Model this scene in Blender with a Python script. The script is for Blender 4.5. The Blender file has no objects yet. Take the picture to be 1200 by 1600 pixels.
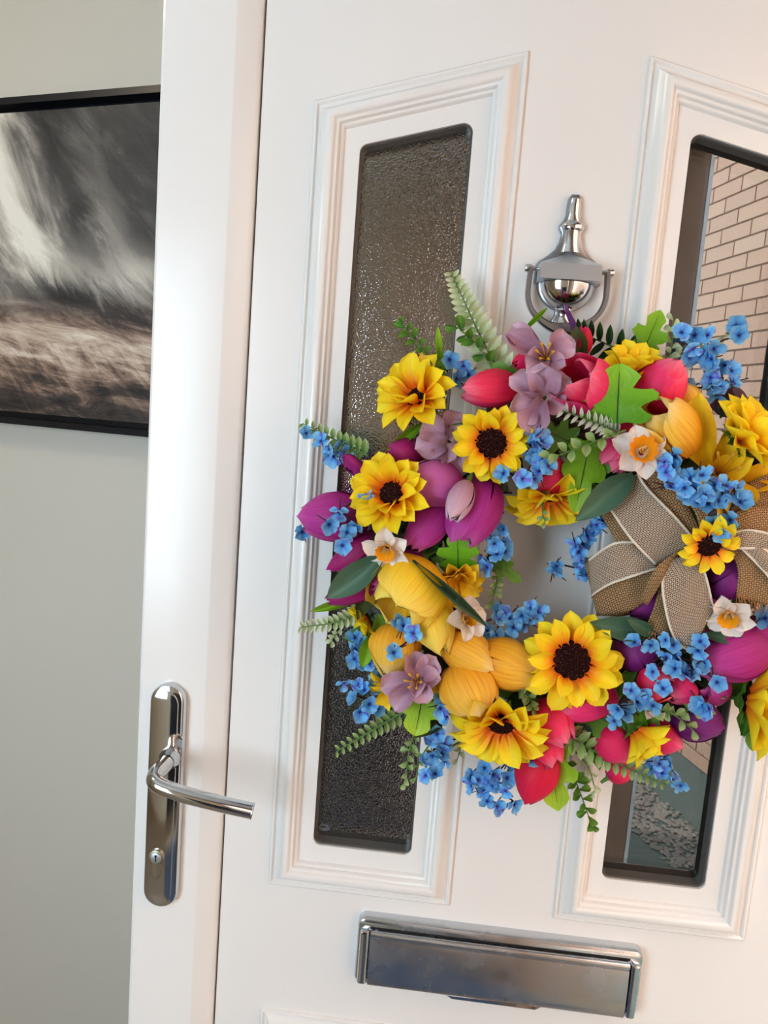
import bpy, bmesh, math, random
from mathutils import Vector, Matrix, noise
from mathutils.geometry import tessellate_polygon

scene = bpy.context.scene
COL = scene.collection
PI = math.pi

# ------------------------------------------------------------------ camera
cam_d = bpy.data.cameras.new('camera')
cam = bpy.data.objects.new('camera', cam_d)
COL.objects.link(cam)
cam.location = (-0.11103, -0.80253, 1.50039)
cam.rotation_mode = 'XYZ'
cam.rotation_euler = (1.441089, -0.075315, 0.080326)
cam_d.sensor_fit = 'VERTICAL'
cam_d.sensor_height = 24.0
cam_d.lens = 24.0 * 1173.16 / 1600.0
cam_d.clip_start = 0.02
scene.camera = cam

# ------------------------------------------------------------------ view
vs = scene.view_settings
vs.view_transform = 'Standard'
vs.look = 'None'
vs.gamma = 1.0
vs.use_curve_mapping = False
vs.exposure = 1.33

# ------------------------------------------------------------------ sky
world = bpy.data.worlds.new('sky')
scene.world = world
world.use_nodes = True
wn = world.node_tree
wn.nodes.clear()
w_out = wn.nodes.new('ShaderNodeOutputWorld')
w_bg = wn.nodes.new('ShaderNodeBackground')
w_bg.inputs[0].default_value = (0.69, 0.86, 1.0, 1)
w_bg.inputs[1].default_value = 4.5
wn.links.new(w_bg.outputs[0], w_out.inputs[0])

# the house stands at 15 degrees to the open door: A runs out through the doorway, B across the hall
TA = Vector((0.9659, -0.2588, 0))
TB = Vector((0.2588, 0.9659, 0))
EYE = Vector((-0.11103, -0.80253, 0))
HOUSE_ANGLE = math.atan2(TA.y, TA.x)
def house(a, b, z):
    return EYE + TA * a + TB * b + Vector((0, 0, z))

# sun comes over the roof of this house and falls on the neighbour's brick wall
sun_d = bpy.data.lights.new('sun', 'SUN')
sun_d.energy = 2.9
sun_d.angle = 0.02
sun_d.color = (1.0, 0.96, 0.90)
sun = bpy.data.objects.new('sun', sun_d)
COL.objects.link(sun)
sdir = (TA * 0.62 + TB * 0.18 + Vector((0, 0, -0.76))).normalized()
sun.rotation_euler = sdir.to_track_quat('-Z', 'Y').to_euler()
sun.location = house(-1, 0, 6)

# daylight entering by the doorway and both added windows is sampled through portals (they give no light of their own)
def portal(name, centre, direction, w, h):
    d = bpy.data.lights.new(name, 'AREA')
    d.shape = 'RECTANGLE'
    d.size = w
    d.size_y = h
    d.cycles.is_portal = True
    o = bpy.data.objects.new(name, d)
    COL.objects.link(o)
    o.location = centre
    o.rotation_euler = direction.to_track_quat('-Z', 'Z').to_euler()
portal('doorway_portal', house(0.62, 0.42, 1.05), -TA, 1.05, 2.1)
portal('side_portal', house(0.62, -0.775, 1.14), -TA, 0.53, 1.92)
portal('window_portal', house(-0.86, -1.16, 1.40), TB, 0.88, 1.2)

# ------------------------------------------------------------------ materials
def lin(c):
    return tuple((v / 255 / 12.92 if v / 255 <= 0.04045 else ((v / 255 + 0.055) / 1.055) ** 2.4) for v in c)

class Mat:
    """small node helper"""
    def __init__(self, name):
        self.m = bpy.data.materials.new(name)
        self.m.use_nodes = True
        self.t = self.m.node_tree
        self.t.nodes.clear()
        self.out = self.n('ShaderNodeOutputMaterial')
    def n(self, kind, **kw):
        nd = self.t.nodes.new(kind)
        for k, v in kw.items():
            setattr(nd, k, v)
        return nd
    def l(self, a, b):
        self.t.links.new(a, b)
    def set(self, sock, v):
        if hasattr(v, 'is_output') or isinstance(v, bpy.types.NodeSocket):
            self.l(v, sock)
        elif isinstance(v, (tuple, list)) and len(v) == 3 and sock.type == 'RGBA':
            sock.default_value = (*v, 1)
        else:
            sock.default_value = v
    def bsdf(self, color, rough=0.5, metal=0.0, spec=0.5, **kw):
        b = self.n('ShaderNodeBsdfPrincipled')
        self.set(b.inputs['Base Color'], color)
        self.set(b.inputs['Roughness'], rough)
        self.set(b.inputs['Metallic'], metal)
        self.set(b.inputs['Specular IOR Level'], spec)
        for k, v in kw.items():
            self.set(b.inputs[k], v)
        self.l(b.outputs[0], self.out.inputs[0])
        return b
    def coord(self, which='Object'):
        return self.n('ShaderNodeTexCoord').outputs[which]
    def mapping(self, vec, scale=(1, 1, 1), loc=(0, 0, 0), rot=(0, 0, 0)):
        if any(rot):      # turn first, then stretch
            r = self.n('ShaderNodeMapping')
            self.l(vec, r.inputs[0])
            r.inputs['Rotation'].default_value = rot
            vec = r.outputs[0]
        m = self.n('ShaderNodeMapping')
        self.l(vec, m.inputs[0])
        m.inputs['Scale'].default_value = scale
        m.inputs['Location'].default_value = loc
        return m.outputs[0]
    def noise(self, vec, scale=5, detail=3, rough=0.5, dist=0.0):
        nd = self.n('ShaderNodeTexNoise')
        if vec is not None:
            self.l(vec, nd.inputs['Vector'])
        nd.inputs['Scale'].default_value = scale
        nd.inputs['Detail'].default_value = detail
        nd.inputs['Roughness'].default_value = rough
        nd.inputs['Distortion'].default_value = dist
        return nd.outputs[0]
    def ramp(self, fac, stops, interp='LINEAR'):
        r = self.n('ShaderNodeValToRGB')
        r.color_ramp.interpolation = interp
        e = r.color_ramp.elements
        while len(e) < len(stops):
            e.new(0.5)
        for el, (p, c) in zip(e, stops):
            el.position = p
            el.color = (*c, 1) if len(c) == 3 else c
        self.l(fac, r.inputs[0])
        return r.outputs[0]
    def mix(self, fac, a, b, mode='MIX'):
        m = self.n('ShaderNodeMix', data_type='RGBA', blend_type=mode)
        self.set(m.inputs[0], fac)
        self.set(m.inputs[6], a)
        self.set(m.inputs[7], b)
        return m.outputs[2]
    def math(self, op, a, b=0.0, c=0.0):
        m = self.n('ShaderNodeMath', operation=op)
        self.set(m.inputs[0], a)
        self.set(m.inputs[1], b)
        self.set(m.inputs[2], c)
        return m.outputs[0]
    def bump(self, h, strength=0.3, dist=0.001):
        b = self.n('ShaderNodeBump')
        b.inputs['Strength'].default_value = strength
        b.inputs['Distance'].default_value = dist
        self.l(h, b.inputs['Height'])
        return b.outputs[0]

M = {}
def m_upvc():
    k = Mat('white_upvc'); o = k.coord()
    streak = k.noise(k.mapping(o, (60, 60, 3)), 6, 2)
    c = k.mix(k.math('MULTIPLY', k.noise(o, 7, 3), 0.35), lin((232, 231, 228)), lin((226, 223, 218)))
    b = k.bsdf(c, 0.22, spec=0.5)
    k.set(b.inputs['Roughness'], k.math('MULTIPLY_ADD', streak, 0.12, 0.16))
    k.set(b.inputs['Normal'], k.bump(k.noise(k.mapping(o, (30, 30, 30)), 1, 2), 0.06, 0.004))
    M['upvc'] = k.m
def m_simple(key, name, rgb, rough=0.5, metal=0.0, var=0.0, vscale=20, bump=0, bscale=60, spec=0.5):
    k = Mat(name); c = lin(rgb); o = k.coord()
    if var:
        c = k.mix(k.noise(o, vscale, 4), tuple(v * (1 - var) for v in c), tuple(min(1, v * (1 + var)) for v in c))
    b = k.bsdf(c, rough, metal, spec)
    if bump:
        k.set(b.inputs['Normal'], k.bump(k.noise(o, bscale, 4), bump, 0.002))
    M[key] = k.m
def m_chrome():
    k = Mat('polished_chrome'); o = k.coord()
    r = k.math('MULTIPLY_ADD', k.noise(o, 90, 4), 0.12, 0.02)
    b = k.bsdf(lin((205, 207, 210)), 0.07, 1.0)
    k.set(b.inputs['Roughness'], r)
    M['chrome'] = k.m
    k = Mat('pitted_chrome'); o = k.coord()
    sp = k.noise(o, 420, 3)
    pit = k.ramp(sp, [(0.66, (0, 0, 0)), (0.72, (1, 1, 1))])
    c = k.mix(k.math('MULTIPLY', pit, 0.2), lin((200, 205, 210)), lin((120, 118, 112)))
    b = k.bsdf(c, 0.12, 1.0)
    k.set(b.inputs['Roughness'], k.math('MULTIPLY_ADD', k.noise(o, 30, 3), 0.35, 0.08))
    k.set(b.inputs['Normal'], k.bump(k.noise(k.mapping(o, (9, 9, 14)), 1, 1), 0.25, 0.006))
    M['chrome_worn'] = k.m
def m_glass(key, name, stipple):
    k = Mat(name); o = k.coord()
    tr = k.n('ShaderNodeBsdfTransparent'); tr.inputs[0].default_value = (0.30, 0.34, 0.38, 1)
    gl = k.n('ShaderNodeBsdfGlossy'); gl.inputs[0].default_value = (1, 1, 1, 1)
    gl.inputs['Roughness'].default_value = 0.02
    fr = k.n('ShaderNodeFresnel'); fr.inputs[0].default_value = 3.8 if stipple else 2.1
    mx = k.n('ShaderNodeMixShader')
    if stipple:
        v = k.n('ShaderNodeTexVoronoi'); v.feature = 'SMOOTH_F1'
        k.l(k.mapping(o, (520, 520, 520)), v.inputs['Vector']); v.inputs['Scale'].default_value = 1.0
        nb = k.bump(v.outputs['Distance'], 0.28, 0.0011)
        k.l(nb, gl.inputs['Normal']); k.l(nb, fr.inputs['Normal'])
        rf = k.n('ShaderNodeBsdfRefraction')
        rf.inputs[0].default_value = (0.10, 0.13, 0.18, 1); rf.inputs['Roughness'].default_value = 0.35
        rf.inputs['IOR'].default_value = 1.05
        k.l(nb, rf.inputs['Normal'])
        k.l(rf.outputs[0], mx.inputs[1])
        gl.inputs['Roughness'].default_value = 0.10
    else:
        k.l(tr.outputs[0], mx.inputs[1])
        gl.inputs['Roughness'].default_value = 0.008
    k.l(fr.outputs[0], mx.inputs[0]); k.l(gl.outputs[0], mx.inputs[2])
    k.l(mx.outputs[0], k.out.inputs[0])
    M[key] = k.m
def m_wallpaint():
    k = Mat('wall_paint'); o = k.coord()
    b = k.bsdf(k.mix(k.noise(o, 3, 3), lin((204, 200, 189)), lin((210, 206, 195))), 0.7)
    k.set(b.inputs['Normal'], k.bump(k.noise(o, 240, 2), 0.08, 0.001))
    M['paint'] = k.m
def m_painting():
    k = Mat('storm_painting'); o = k.coord()
    n1 = k.noise(k.mapping(o, (9, 1, 2.2), rot=(0, math.radians(24), 0)), 1.0, 7, 0.6, 0.5)
    n2 = k.noise(k.mapping(o, (24, 1, 5), (3, 0, 5), rot=(0, math.radians(26), 0)), 1.0, 9, 0.70, 1.1)
    n3 = k.noise(k.mapping(o, (6, 1, 19), (1, 0, 2), rot=(0, math.radians(-16), 0)), 1.0, 10, 0.72, 0.8)
    sep = k.n('ShaderNodeSeparateXYZ'); k.l(o, sep.inputs[0])
    x = k.math('MULTIPLY_ADD', sep.outputs[0], 2.857, -0.514)
    z = sep.outputs[2]
    x = k.math('ADD', x, k.math('MULTIPLY_ADD', n1, 0.7, -0.35))
    z = k.math('ADD', z, k.math('MULTIPLY_ADD', n2, 0.16, -0.08))
    def stroke(x0, z0, slope, w, lo, hi):
        """soft diagonal brush stroke x = x0 + (z0 - z) * slope between two heights"""
        e = k.math('DIVIDE', k.math('SUBTRACT', k.math('SUBTRACT', x, x0), k.math('MULTIPLY', k.math('SUBTRACT', z0, z), slope)), w)
        g_ = k.math('EXPONENT', k.math('MULTIPLY', k.math('MULTIPLY', e, e), -1.0))
        m_ = k.n('ShaderNodeMapRange', interpolation_type='SMOOTHSTEP')
        k.l(z, m_.inputs[0]); m_.inputs[1].default_value = lo - .08; m_.inputs[2].default_value = lo + .08
        m2 = k.n('ShaderNodeMapRange', interpolation_type='SMOOTHSTEP')
        k.l(z, m2.inputs[0]); m2.inputs[1].default_value = hi + .08; m2.inputs[2].default_value = hi - .08
        return k.math('MULTIPLY', g_, k.math('MULTIPLY', m_.outputs[0], m2.outputs[0]))
    def band(z0, slope, w, x0, x1):
        e = k.math('DIVIDE', k.math('SUBTRACT', z, k.math('MULTIPLY_ADD', x, slope, z0)), w)
        g_ = k.math('EXPONENT', k.math('MULTIPLY', k.math('MULTIPLY', e, e), -1.0))
        m_ = k.n('ShaderNodeMapRange', interpolation_type='SMOOTHSTEP')
        k.l(x, m_.inputs[0]); m_.inputs[1].default_value = x0; m_.inputs[2].default_value = x1
        return k.math('MULTIPLY', g_, m_.outputs[0])
    v = k.math('MULTIPLY_ADD', n2, 0.50, 0.02)
    v = k.math('ADD', v, k.math('MULTIPLY_ADD', n1, 0.30, -0.15))
    for w_, t_ in ((0.60, stroke(-0.06, 0.98, 0.75, 0.17, 0.5, 1.1)), (-0.22, stroke(0.30, 0.95, 0.5, 0.12, 0.60, 1.1)), (0.20, stroke(0.42, 0.82, 1.3, 0.16, 0.44, 0.80)),
                   (-0.12, stroke(0.95, 0.95, 0.2, 0.30, 0.55, 1.2)), (0.20, band(0.47, 0.0, 0.07, -0.3, 0.3)), (-0.30, band(0.45, -0.13, 0.035, 0.15, 0.4)), (0.18, band(0.26, -0.03, 0.07, -1, -0.5)), (-0.26, band(0.0, 0.04, 0.12, -1, -0.5))):
        v = k.math('ADD', v, k.math('MULTIPLY', t_, w_))
    lowm = k.ramp(z, [(0.30, (1, 1, 1)), (0.42, (0, 0, 0))])
    v = k.math('ADD', v, k.math('MULTIPLY', k.math('MULTIPLY_ADD', n3, 1.7, -0.70), lowm))
    cool = k.ramp(v, [(0.0, lin((30, 31, 34))), (0.2, lin((66, 65, 65))), (0.38, lin((118, 114, 110))), (0.58, lin((186, 180, 170))), (0.85, lin((240, 236, 226)))])
    warm = k.ramp(v, [(0.0, lin((30, 27, 27))), (0.2, lin((70, 58, 52))), (0.4, lin((136, 112, 98))), (0.6, lin((194, 172, 154))), (0.85, lin((232, 222, 208)))])
    c = k.mix(lowm, cool, warm)
    b = k.bsdf(c, 0.55)
    k.set(b.inputs['Normal'], k.bump(k.math('ADD', n2, n3), 0.2, 0.01))
    M['painting'] = k.m
def m_brick():
    k = Mat('buff_brick'); o = k.coord()
    inf = k.n('ShaderNodeObjectInfo')
    base = k.ramp(inf.outputs['Random'], [(0.0, lin((192, 150, 124))), (0.4, lin((202, 160, 130))), (0.75, lin((184, 138, 114))), (1.0, lin((208, 170, 140)))])
    c = k.mix(k.math('MULTIPLY', k.noise(o, 45, 5), 0.5), base, lin((212, 178, 150)))
    b = k.bsdf(c, 0.85)
    k.set(b.inputs['Normal'], k.bump(k.noise(o, 160, 4), 0.5, 0.003))
    M['brick'] = k.m
m_upvc(); m_chrome(); m_wallpaint(); m_painting(); m_brick()
m_glass('glass_clear', 'clear_glass', False)
m_glass('glass_stipple', 'stippled_glass', True)
m_simple('rubber', 'grey_gasket', (86, 84, 80), 0.5)
m_simple('spacer', 'aluminium_spacer', (140, 134, 120), 0.35, 0.6)
m_simple('black_frame', 'black_frame_paint', (10, 14, 22), 0.35)
m_simple('dark_hole', 'keyway_shadow', (10, 10, 10), 0.8)
m_simple('plaster', 'ceiling_white', (226, 224, 220), 0.8)
m_simple('hall_floor', 'brown_wood_floor', (128, 112, 90), 0.5, var=0.2)
m_simple('mat', 'added_blue_grey_mat', (62, 74, 92), 0.9, var=0.25, vscale=60)
m_simple('navy', 'navy_reflection_board', (18, 24, 38), 0.5, var=0.1)
m_simple('chrome_satin', 'satin_chrome', (206, 214, 222), 0.42, 1.0)
m_simple('chrome_grey', 'dark_reflection_chrome', (150, 154, 160), 0.28, 1.0)  # grey tone stands in for the darker surroundings this chrome mirrors
m_simple('lock_metal', 'brushed_nickel', (176, 168, 152), 0.35, 1.0)
m_simple('hall_far', 'tan_wallpaper', (204, 190, 164), 0.7, var=0.12, vscale=6)
m_simple('mortar', 'grey_mortar', (162, 138, 120), 0.95, var=0.1)
m_simple('paving', 'green_grey_paving', (88, 98, 90), 0.9, var=0.25, vscale=12, bump=0.2)
m_simple('pebble', 'gravel_stone', (140, 130, 118), 0.8, var=0.35, vscale=9)
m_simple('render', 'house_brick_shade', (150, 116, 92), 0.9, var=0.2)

# ------------------------------------------------------------------ mesh helpers
def mesh_from(name, verts, faces, mat, smooth=False, uvs=None):
    me = bpy.data.meshes.new(name)
    me.from_pydata([tuple(v) for v in verts], [], faces)
    if uvs:
        lay = me.uv_layers.new(name='UVMap')
        for lp in me.loops:
            lay.data[lp.index].uv = uvs[lp.vertex_index]
    if mat is not None:
        me.materials.append(M[mat] if isinstance(mat, str) else mat)
    if smooth:
        me.polygons.foreach_set('use_smooth', [True] * len(me.polygons))
    me.update()
    return me

def link(name, data, parent=None, matrix=None, label=None):
    o = bpy.data.objects.new(name, data)
    COL.objects.link(o)
    if parent is not None:
        o.parent = parent
    if matrix is not None:
        if isinstance(matrix, Matrix):
            o.matrix_local = matrix
        else:
            o.location = matrix
    if label:
        o['label'] = label
    return o

def top(o, label=None, category=None, kind=None, group=None):
    if label: o['label'] = label
    if category: o['category'] = category
    if kind: o['kind'] = kind
    if group: o['group'] = group
    return o

class MB:
    """collects verts and faces into one mesh"""
    def __init__(self):
        self.v, self.f, self.uv = [], [], []
    def add(self, vs, fs, uv=None):
        k = len(self.v)
        self.v += [Vector(p) for p in vs]
        self.f += [tuple(i + k for i in f) for f in fs]
        self.uv += uv if uv else [(0, 0)] * len(vs)
        return self
    def box(self, x0, x1, y0, y1, z0, z1, mat=None):
        p = [Vector((x, y, z)) for x in (x0, x1) for y in (y0, y1) for z in (z0, z1)]
        if mat: p = [mat @ q for q in p]
        return self.add(p, [(0, 1, 3, 2), (4, 6, 7, 5), (0, 4, 5, 1), (2, 3, 7, 6), (0, 2, 6, 4), (1, 5, 7, 3)])
    def tube(self, pts, rad, n=12, cap=True, flat=1.0):
        pts = [Vector(p) for p in pts]
        rings = []
        up = None
        for i, p in enumerate(pts):
            d = (pts[min(i + 1, len(pts) - 1)] - pts[max(i - 1, 0)]).normalized()
            if up is None:
                up = Vector((0, 0, 1)) if abs(d.z) < 0.9 else Vector((1, 0, 0))
            s = d.cross(up).normalized(); up = s.cross(d).normalized()
            r = rad[i] if isinstance(rad, (list, tuple)) else rad
            rings.append([p + s * (math.cos(2 * PI * j / n) * r) + up * (math.sin(2 * PI * j / n) * r * flat) for j in range(n)])
        vs = [q for rg in rings for q in rg]
        fs = []
        for i in range(len(rings) - 1):
            for j in range(n):
                a, b = i * n + j, i * n + (j + 1) % n
                fs.append((a, b, b + n, a + n))
        if cap:
            fs.append(tuple(range(n - 1, -1, -1)))
            fs.append(tuple(range((len(rings) - 1) * n, len(rings) * n)))
        return self.add(vs, fs)
    def lathe(self, prof, n=24, mat=None, arc=2 * PI, start=0.0, sy=1.0):
        """profile (r, z) about Z"""
        full = abs(arc - 2 * PI) < 1e-6
        m = n if full else n + 1
        vs = []
        for r, z in prof:
            for j in range(m):
                a = start + arc * j / n
                vs.append(Vector((r * math.cos(a), r * math.sin(a) * sy, z)))
        if mat: vs = [mat @ p for p in vs]
        fs = []
        for i in range(len(prof) - 1):
            for j in range(n):
                a = i * m + j; b = i * m + (j + 1) % m
                fs.append((a, b, b + m, a + m))
        return self.add(vs, fs)
    def prism(self, poly, y0, y1, bevel=0.0, inset=None):
        """polygon of (x, z) from y0 (front) back to y1, front edge bevelled"""
        poly = [Vector((p[0], p[1])) for p in poly]
        rings = [(poly, y1), (poly, y0 + bevel)] if bevel else [(poly, y1), (poly, y0)]
        if bevel:
            rings.append((offset_poly(poly, bevel * 0.35), y0 + bevel * 0.3))
            rings.append((offset_poly(poly, bevel), y0))
        n = len(poly); vs = []; fs = []
        for pl, y in rings:
            vs += [Vector((p.x, y, p.y)) for p in pl]
        for i in range(len(rings) - 1):
            for j in range(n):
                a, b = i * n + j, i * n + (j + 1) % n
                fs.append((a, b, b + n, a + n))
        k = (len(rings) - 1) * n
        for tri in tessellate_polygon([[Vector((p.x, p.y, 0)) for p in rings[-1][0]]]):
            fs.append(tuple(k + i for i in tri))
        return self.add(vs, fs)
    def mesh(self, name, mat, smooth=False, sharp=None):
        me = mesh_from(name, self.v, self.f, mat, smooth, self.uv)
        bm = bmesh.new(); bm.from_mesh(me)
        bmesh.ops.recalc_face_normals(bm, faces=bm.faces)
        bm.to_mesh(me); bm.free()
        if smooth and sharp:
            me.set_sharp_from_angle(angle=math.radians(sharp))
        return me
    def build(self, name, mat, parent=None, matrix=None, smooth=False, sharp=None, label=None):
        return link(name, self.mesh(name, mat, smooth, sharp), parent, matrix, label)

def offset_poly(poly, s):
    """inward offset of a counter-clockwise polygon, mitred"""
    n = len(poly); out = []
    for i in range(n):
        p0, p1, p2 = Vector(poly[i - 1]), Vector(poly[i]), Vector(poly[(i + 1) % n])
        d1 = (p1 - p0).normalized(); d2 = (p2 - p1).normalized()
        n1 = Vector((-d1.y, d1.x)); n2 = Vector((-d2.y, d2.x))
        b = n1 + n2
        if b.length < 1e-6:
            out.append(p1 + n1 * s); continue
        b.normalize()
        out.append(p1 + b * (s / max(0.3, b.dot(n1))))
    return out

def round_poly(poly, r, n=6):
    out = []; k = len(poly)
    for i in range(k):
        p0, p1, p2 = Vector(poly[i - 1]), Vector(poly[i]), Vector(poly[(i + 1) % k])
        a = (p0 - p1).normalized(); b = (p2 - p1).normalized()
        half = math.acos(max(-1, min(1, a.dot(b)))) / 2
        t = r / math.tan(half)
        c = p1 + (a + b).normalized() * (r / math.sin(half))
        s = p1 + a * t - c; e = p1 + b * t - c
        a0 = math.atan2(s.y, s.x); a1 = math.atan2(e.y, e.x)
        d = (a1 - a0 + PI) % (2 * PI) - PI
        for j in range(n + 1):
            q = a0 + d * j / n
            out.append(c + Vector((math.cos(q), math.sin(q))) * r)
    return out

def ring_mesh(name, poly, prof, mat, smooth=True, sharp=32):
    """mitred frame: prof holds (inset from the outline, height towards the viewer)"""
    mb = MB(); n = len(poly)
    vs, fs = [], []
    for s, h in prof:
        vs += [Vector((p.x, -h, p.y)) for p in offset_poly(poly, s)]
    for i in range(len(prof) - 1):
        for j in range(n):
            a, b = i * n + j, i * n + (j + 1) % n
            # every side gets its own vertices so that mitres stay crisp
            fs.append((a, b, b + n, a + n))
    mb.add(vs, fs)
    me = mb.mesh(name, mat, smooth, sharp)
    return me

def catmull(pts, n):
    pts = [Vector(p) for p in pts]
    if len(pts) == 2:
        return [pts[0].lerp(pts[1], i / n) for i in range(n + 1)]
    P = [pts[0] * 2 - pts[1]] + pts + [pts[-1] * 2 - pts[-2]]
    out = []
    seg = len(pts) - 1
    for i in range(n + 1):
        u = i / n * seg; k = min(int(u), seg - 1); u -= k
        a, b, c, d = P[k:k + 4]
        out.append(0.5 * ((2 * b) + (c - a) * u + (2 * a - 5 * b + 4 * c - d) * u * u + (3 * b - a - 3 * c + d) * u ** 3))
    return out

HM = Matrix.Translation(EYE) @ Matrix.Rotation(HOUSE_ANGLE, 4, 'Z')   # house frame: X = A, Y = B
def house_box(name, a0, a1, b0, b1, z0, z1, mat, parent=None):
    mb = MB().box(a0, a1, b0, b1, z0, z1)
    return mb.build(name, mat, parent, HM if parent is None else None)

# ------------------------------------------------------------------ the hall and the passage outside
top(house_box('wall_back', -3.2, 0.353, 1.18, 1.30, 0, 2.45, 'paint'), 'pale grey painted hall wall behind the open door', kind='structure')
top(house_box('floor', -3.2, 0.60, -1.1, 1.18, -0.1, 0.0, 'hall_floor'), 'dark floor of the hall', kind='structure')
fm_ = house_box('added_floor_mat', -0.24, 0.32, -0.85, 0.55, 0.0, 0.012, 'mat')  # added mat, tints the reflection in the letter box flap blue grey
top(fm_, 'unseen blue grey mat added for the letter box to mirror', kind='structure')
top(house_box('ceiling', -3.2, 0.60, -1.1, 1.18, 2.45, 2.55, 'plaster'), 'white ceiling of the hall', kind='structure')
wf = MB()
WIN = (-1.30, -0.42, 0.80, 2.0)
wf.box(-3.2, WIN[0], -1.2, -1.1, 0, 2.45).box(WIN[1], 0.353, -1.2, -1.1, 0, 2.45)
wf.box(WIN[0], WIN[1], -1.2, -1.1, 0, WIN[2]).box(WIN[0], WIN[1], -1.2, -1.1, WIN[3], 2.45)
top(wf.build('wall_front', 'hall_far', None, HM), 'taupe hall wall facing the door, with an opening for the added window', kind='structure')
house_box('reflection_board', -0.22, 0.353, -1.10, -1.08, 0.012, 1.12, 'navy', bpy.data.objects['wall_front'])  # added dark board mirrored in the pane instead of the person at the camera
win = link('added_window_1', None, None, HM); top(win, 'unseen hall window added to light the door from the left', kind='structure')  # unseen window, added as the light source on the left
fr = MB()
for a0, a1, z0, z1 in ((WIN[0], WIN[0] + .05, WIN[2], WIN[3]), (WIN[1] - .05, WIN[1], WIN[2], WIN[3]), (WIN[0], WIN[1], WIN[2], WIN[2] + .05), (WIN[0], WIN[1], WIN[3] - .05, WIN[3])):
    fr.box(a0, a1, -1.18, -1.12, z0, z1)
fr.build('added_window_frame', 'upvc', win)
# the house front with its doorway
wr = MB()
wr.box(0.353, 0.60, 0.97, 1.6, -0.1, 3.2).box(0.353, 0.60, -1.2, -1.1, -0.1, 3.2).box(0.353, 0.60, -1.1, 0.97, 2.16, 3.2).box(0.353, 0.60, -1.1, -0.45, -0.1, 0.12).box(0.353, 0.60, -0.45, -0.12, -0.1, 2.16).box(0.40, 0.612, -0.12, -0.098, -0.1, 2.16)
top(wr.build('wall_right', 'render', None, HM), 'house front wall around the doorway', kind='structure')
side = link('added_window_2', None, None, HM); top(side, 'unseen tall side window added to light the door from the front', kind='structure')  # unseen glazing opening, added to let frontal daylight onto the wreath and door
sf = MB()
for b0, b1, z0, z1 in ((-1.1, -1.04, .12, 2.16), (-0.51, -0.45, .12, 2.16), (-1.04, -0.51, .12, .18), (-1.04, -0.51, 2.10, 2.16)):
    sf.box(0.45, 0.52, b0, b1, z0, z1)
sf.build('added_window_frame', 'upvc', side)
top(house_box('trim_1', 0.612, 0.622, -0.12, -0.096, 0.0, 2.16, 'upvc'), 'white door jamb of the doorway', kind='structure')
m_glow = Mat('added_lamp_glass'); em = m_glow.n('ShaderNodeEmission'); em.inputs[0].default_value = (1.0, 0.84, 0.62, 1); em.inputs[1].default_value = 8.5
m_glow.l(em.outputs[0], m_glow.out.inputs[0]); M['added_lamp_glow'] = m_glow.m
lamp = link('added_ceiling_light', None, None, HM @ Matrix.Translation((-1.35, 0.30, 2.45)))  # added lamp out of view, brightens and warms the top of the hall wall
top(lamp, 'round frosted ceiling light added out of view to brighten the top of the hall wall', 'ceiling light')
MB().lathe([(0.0, 0.0), (0.15, 0.0), (0.155, -0.008), (0.155, -0.022), (0.145, -0.026)], 32).build('base_ring', 'chrome', lamp, smooth=True, sharp=30)
MB().lathe([(0.145 * math.cos(a), -0.024 - 0.075 * math.sin(a)) for a in [j * PI / 2 / 10 for j in range(11)]], 32).build('added_lamp_dome', 'added_lamp_glow', lamp, smooth=True)
top(house_box('wall_left', -3.3, -3.2, -1.2, 1.3, 0, 2.45, 'paint'), 'far end wall of the hall', kind='structure')
# passage: paving, gravel strip, neighbour's brick wall
top(house_box('ground', 0.60, 1.85, -12, 3, -0.2, -0.1, 'paving'), 'green grey paving of the passage outside', kind='structure')
rng = random.Random(5)
gb = MB()
for i in range(4200):
    a = 1.22 + rng.random() * 0.25 + rng.gauss(0, 0.012); b = -4.5 + rng.random() * 4.6
    r = rng.uniform(0.007, 0.015)
    mt = Matrix.Translation((a, b, -0.1 + r * 0.35)) @ Matrix.Rotation(rng.random() * 6, 4, 'Z') @ Matrix.Diagonal((r * rng.uniform(.8, 1.3), r, r * rng.uniform(.5, .8), 1))
    vs = [mt @ Vector(v) for v in ((1, 0, 0), (0, 1, 0), (-1, 0, 0), (0, -1, 0), (.35, .35, .85), (-.4, -.3, .8))]
    gb.add(vs, [(0, 1, 4), (1, 2, 4), (2, 5, 4), (2, 3, 5), (3, 0, 5), (0, 4, 5)])
g = gb.build('gravel', 'pebble', None, HM, smooth=True)
top(g, 'strip of pale gravel laid along the paved passage', 'gravel', 'stuff')
WA = 1.85
bw = house_box('wall_neighbour', WA, WA + 0.2, -4.75, 2.0, -0.2, 4.6, 'mortar')
top(bw, 'sunlit buff brick wall of the neighbouring house', kind='structure')
bm_ = MB().box(-0.012, 0.03, -0.1075, 0.1075, -0.0325, 0.0325)
brick_me = bm_.mesh('brick', 'brick')
far = MB()
n_b = 0
for row in range(62):
    z = -0.1 + 0.0375 + row * 0.075
    for c in range(-20, 9):
        b = c * 0.225 + (0.1125 if row % 2 else 0)
        if -4.1 < b < -1.55 and 1.75 < z < 3.65 and n_b < 300:
            link('brick', brick_me, bw, Matrix.Translation((WA, b, z))); n_b += 1
        else:
            far.box(WA - .012, WA + .03, b - .1075, b + .1075, z - .0325, z + .0325)
fo = far.build('brick_courses', 'brick', bw); fo['kind'] = 'stuff'

m_simple('etch', 'etched_glass', (120, 130, 138), 0.7)
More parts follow.
